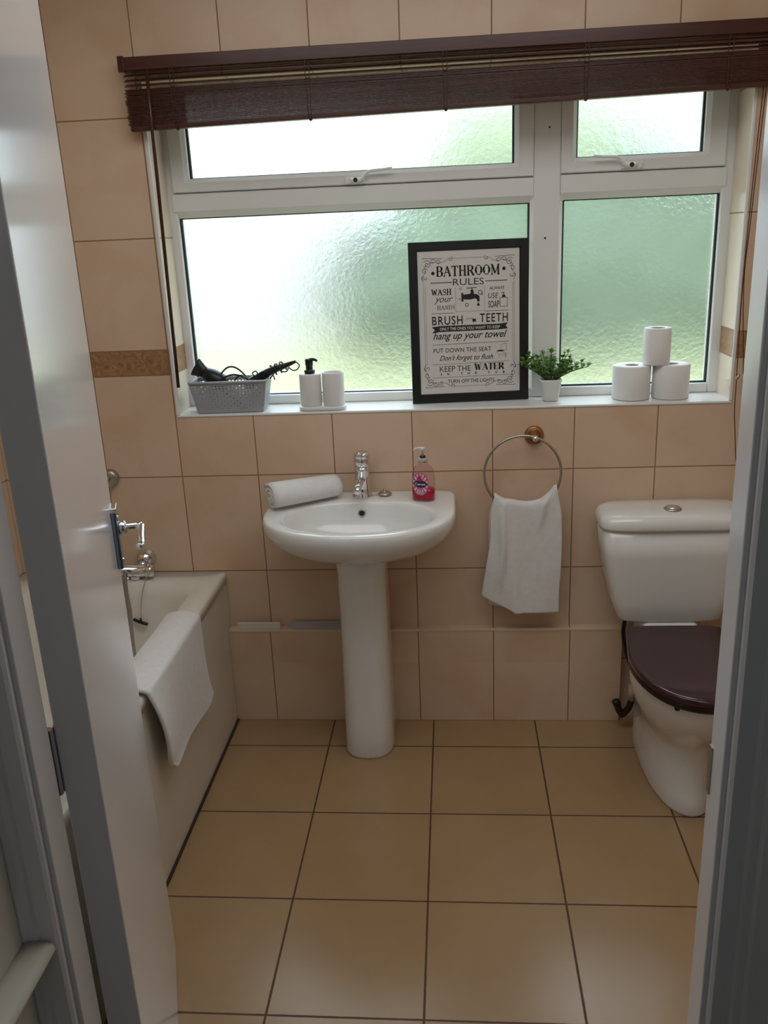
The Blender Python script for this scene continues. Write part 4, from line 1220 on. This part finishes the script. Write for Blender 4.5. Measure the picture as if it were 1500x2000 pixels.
def hand_towel(u, v):
    """u across, v from back hem over the ring to front hem"""
    top_x0, top_x1 = 0.752, 0.944
    xt = top_x0 + (top_x1-top_x0)*u
    zr = 0.883 - sqrt(max(0.0, RR*RR - (min(max(xt, 0.742), 0.938)-0.839)**2))
    ztop = max(zr + 0.012, 0.794 - 0.004*sin(pi*u)) + 0.004*sin(9*u)
    if u > 0.9: ztop += 0.004*(u-0.9)/0.1
    yb, yf = -0.036, -0.066
    if v < 0.46:      # back layer, hanging a little lower on the left
        t = 1 - v/0.46
        x0 = 0.742 - 0.010*t - 0.004*sin(6*t); x1 = 0.946 + 0.005*t
        x = (top_x0+(x0-top_x0)*min(1, t*6)) + ((top_x1+(x1-top_x1)*min(1, t*6)) - (top_x0+(x0-top_x0)*min(1, t*6)))*u
        zb = 0.436 - 0.018*min(1, u*2.2)
        z = ztop + (zb - ztop)*t
        y = yb - 0.006*(1-t) + 0.004*sin(u*9 + 2*t)
    elif v > 0.54:
        t = (v-0.54)/0.46
        x0 = 0.741 - 0.006*t - 0.026*max(0, t-0.45)/0.55; x1 = 0.953 + 0.012*sin(pi*min(1, t*1.2))*0.6 + 0.004*t
        k = min(1, t*6)
        xa = top_x0 + (x0-top_x0)*k; xb = top_x1 + (x1-top_x1)*k
        x = xa + (xb-xa)*u
        zb = 0.484 - 0.062*min(1, u/0.45)**0.8 - 0.004*max(0, u-0.45)
        z = ztop + (zb - ztop)*t
        fold = 0.015*math.exp(-((u-0.16-0.05*t)/0.05)**2)*sin(pi*min(1, t+0.1)) + 0.012*math.exp(-((u-0.30-0.25*(t-.4))/0.07)**2)*t
        tuck = 0.016*math.exp(-((u-0.80+0.5*t)/0.06)**2)*max(0, 1-t*4)
        y = yf - 0.004*sin(pi*u) - fold - tuck - 0.003*sin(7*u+3*t)*t - 0.004*t
    else:
        t = (v-0.46)/0.08
        x = xt; z = ztop + 0.006*sin(pi*t)
        y = (yb-.006) + (yf - yb + .006)*t - 0.004*sin(pi*u)*t
    return (x, y, z)
bm = grid(bmesh.new(), hand_towel, 44, 64)
ht = obj('hand_towel', shift(bm, (0.84, -0.05, 0.79)), M_TOWEL)
ht.location = (0.84, -0.05, 0.79)
solid(ht, 0.005, 0, 1)
tag(ht, 'white hand towel hanging from the metal towel ring', 'towel')

# ------------------------------------------------------------------ toilet
TCX = 1.283
tl = thing('toilet', 'white close coupled toilet with a maroon seat lid', 'toilet', (TCX, -0.25, 0))
TO = (TCX, -0.25, 0)
def T(bm): return shift(bm, TO)
def ell(a, yf, yb, z, nf=2.0, nb=3.0, ym=None, n=56, taper=0.0):
    ym = (yf*0.42 + yb*0.58) if ym is None else ym
    return [(TCX + (x-TCX)*(1 - taper*min(1, max(0, (y-ym)/(yb-ym)*1.5))), y, zz) for x, y, zz in sell(TCX, ym, a, ym-yf, yb-ym, z, nf, nb, n)]
bm = bmesh.new()
loft(bm, [ell(.093, -.535, -.09, 0, 2.2, 5), ell(.095, -.540, -.085, .010, 2.2, 5), ell(.094, -.525, -.09, .05, 2.2, 5), ell(.092, -.505, -.095, .12, 2.2, 5),
          ell(.094, -.497, -.10, .175, 2.2, 4), ell(.106, -.505, -.11, .205, 2.2, 4), ell(.124, -.545, -.13, .245, 2.2, 4), ell(.143, -.590, -.15, .295, 2.2, 4, taper=.08),
          ell(.154, -.622, -.16, .350, 2.2, 4, taper=.16), ell(.157, -.635, -.165, .388, 2.2, 4, taper=.18), ell(.153, -.630, -.17, .398, 2.2, 4, taper=.18), ell(.120, -.58, -.26, .398, 2.1, 2.4), ell(.105, -.55, -.28, .36, 2.1, 2.4), ell(.04, -.43, -.34, .25, 2, 2)])
obj('bowl', T(bm), M_CERAM, tl, smooth=True)
bm = bmesh.new()
box(bm, (TCX-.085, -.185, .30), (TCX+.085, -.03, .4325))
obj('cistern_support', T(bm), M_CERAM, tl, bevel=0.02)
def cring(a, y0, y1, z, e=6): return sell(TCX, (y0+y1)/2, a, (y1-y0)/2, (y1-y0)/2, z, e, e, 64)
bm = bmesh.new()
loft(bm, [cring(.135, -.165, -.02, .432), cring(.150, -.172, -.012, .434), cring(.157, -.177, -.010, .442), cring(.176, -.184, -.008, .50), cring(.194, -.190, -.007, .58), cring(.206, -.194, -.006, .65), cring(.2135, -.197, -.006, .735)])
obj('cistern', T(bm), M_CERAM, tl, smooth=True)
bm = bmesh.new()
loft(bm, [cring(.214, -.198, -.004, .736, 5), cring(.221, -.204, -.003, .7375, 5), cring(.2225, -.206, -.003, .745, 5), cring(.2225, -.206, -.003, .757, 4.6), cring(.219, -.203, -.005, .768, 4.4), cring(.210, -.195, -.010, .7775, 4.2), cring(.193, -.180, -.020, .783, 4), cring(.12, -.14, -.06, .7865, 3), cring(.03, -.11, -.09, .787, 2)])
lid = obj('cistern_lid', T(bm), M_CERAM, tl, smooth=True)
bm = bmesh.new(); lathe(bm, [(.026, 0), (.026, .003), (.021, .006)], 32, axis_to((1.277, -.135, .7855), (0, 0, 1)))
obj('flush_ring', T(bm), M_BRUSH, lid, smooth=True)
bm = bmesh.new(); lathe(bm, [(.0205, .004), (.0195, .0085), (.010, .0105), (.002, .011)], 32, axis_to((1.277, -.135, .7855), (0, 0, 1)))
obj('flush_button', T(bm), M_CHROME, lid, smooth=True)
def seat_out(k, z, a=.169, yf=-.656, yb=-.205):
    out = []
    for x, y, _ in ell(a, yf, yb, z, 2.15, 7.0, ym=-.40):
        w = 1 - 0.11*min(1, max(0, (y+.40)/.13))
        out.append((TCX + (x-TCX)*k*w, -.40 + (y+.40)*k, z))
    return out
bm = bmesh.new()
loft(bm, [seat_out(.985, .4005), seat_out(1.0, .403), seat_out(1.0, .4165), seat_out(.990, .4185), seat_out(.70, .4185), seat_out(.68, .410), seat_out(.70, .4005)], False, False)
obj('toilet_seat', T(bm), M_SEATE, tl, smooth=True)
bm = bmesh.new()
loft(bm, [seat_out(.985, .4195), seat_out(1.004, .4205), seat_out(1.008, .424), seat_out(1.008, .432), seat_out(1.003, .4365), seat_out(.992, .4382), seat_out(.96, .4392), seat_out(.7, .4405), seat_out(.35, .4412), seat_out(.05, .4415)])
ld = obj('seat_lid', T(bm), M_SEAT, tl, smooth=True)
ld['label'] = 'glossy maroon lid'
for dx in (-.075, .075):
    bm = bmesh.new(); tube(bm, [(TCX+dx-.02, -.205, .420), (TCX+dx+.02, -.205, .420)], .011, n=16, smooth=0); box(bm, (TCX+dx-.014, -.215, .396), (TCX+dx+.014, -.195, .412))
    obj('seat_hinge', T(bm), M_CHROME, tl, smooth=True)
bm = bmesh.new(); lathe(bm, [(.007, 0), (.008, .004), (.007, .010)], 16, axis_to((1.198, -.612, .4008), (0, 0, -1)))
obj('seat_buffer', T(bm), M_BLACK, tl, smooth=True)

wv = thing('water_valve', 'dark bent water pipe with stop valve low beside the toilet', 'pipe', (1.185, -0.05, 0.1))
WVO = V((1.185, -0.05, 0.1))
bm = bmesh.new()
tube(bm, [(1.168, -0.085, .425), (1.160, -0.085, .36), (1.175, -0.07, .28), (1.200, -0.06, .20), (1.200, -0.075, .15)], .0065, n=12)
pv = obj('supply_pipe', shift(bm, WVO), M_PIPE, wv, smooth=True)
bm = bmesh.new()
tube(bm, [(1.200, -0.078, .165), (1.199, -0.080, .110)], .0125, n=12, smooth=0)
obj('valve_body', shift(bm, WVO), mat('valve_cream', (0.50, 0.40, 0.27), 0.4), wv, smooth=True)
bm = bmesh.new()
tube(bm, [(1.199, -0.080, .112), (1.190, -0.082, .082), (1.172, -0.082, .056)], .011, n=12, smooth=4)
tube(bm, [(1.174, -0.082, .052), (1.160, -0.080, .070), (1.150, -0.075, .100)], .0115, n=12, smooth=4)
lathe(bm, [(.0135, 0), (.0135, .016)], 8, axis_to((1.153, -0.077, .090), (-.35, .1, 1)))
obj('valve_elbow', shift(bm, WVO), M_PIPE, wv, smooth=True)

# loose plastic strips on the ledge
s_a = obj('plastic_strip', shift(bx((-0.112, -0.027, LZ+.0012), (0.036, -0.021, LZ+.026)), (-0.04, -0.02, LZ)), M_PLASW, bevel=0.002)
s_a.location = (-0.04, -0.02, LZ); tag(s_a, 'short cream plastic strip on the ledge beside the bath', 'plastic strip')
bm = bmesh.new()
prof = [(-.026, .001), (-.018, .001), (-.015, .009), (-.011, .011), (-.0085, .020), (-.006, .022), (-.006, .001)]
loft(bm, [[(x, a, LZ+.0005+b) for a, b in [(-.027, .0005), (-.027, .008), (-.020, .010), (-.020, .016), (-.011, .018), (-.011, .0225), (-.006, .0225), (-.006, .0005)]] for x in (0.074, 0.250)])
s_b = obj('trunking_strip', shift(bm, (0.15, -0.02, LZ)), M_PLASG)
s_b.location = (0.15, -0.02, LZ); tag(s_b, 'grey ridged plastic strip on the ledge left of the pedestal', 'plastic strip')
bm = bmesh.new(); tube(bm, [(0.275, -0.05, .62), (0.262, -0.07, .57), (0.262, -0.075, .52)], .006, n=10)
obj('tap_tail_pipe', shift(bm, SO), M_PIPE, ws, smooth=True)

# ------------------------------------------------------------------ garden objects
hg = obj('garden_hedge', bushy(3.4, 11.0, 0.7, 4.6, 1.2, 1.75, 6, 5), M_HEDGE, smooth=True); tag(hg, 'dark green hedge in the garden behind the right panes', 'hedge')
tr_ = obj('garden_tree', bushy(2.6, 16.5, 2.0, 2.8, 1.6, 2.6, 6, 9), mat('tree_leaves', (0.36, 0.42, 0.24), 0.8, var=0.4, vscale=1.0), smooth=True); tag(tr_, 'pale green tree crown beyond the hedge, seen through upper panes', 'tree')
gs = thing('garden_building', 'pale rendered outbuilding blurred behind the large left pane', 'building', (-5.4, 14.5, -0.35))
obj('building_wall', bx((-4.0, -1.0, 0), (4.0, 2.0, 2.5)), M_REND, gs)
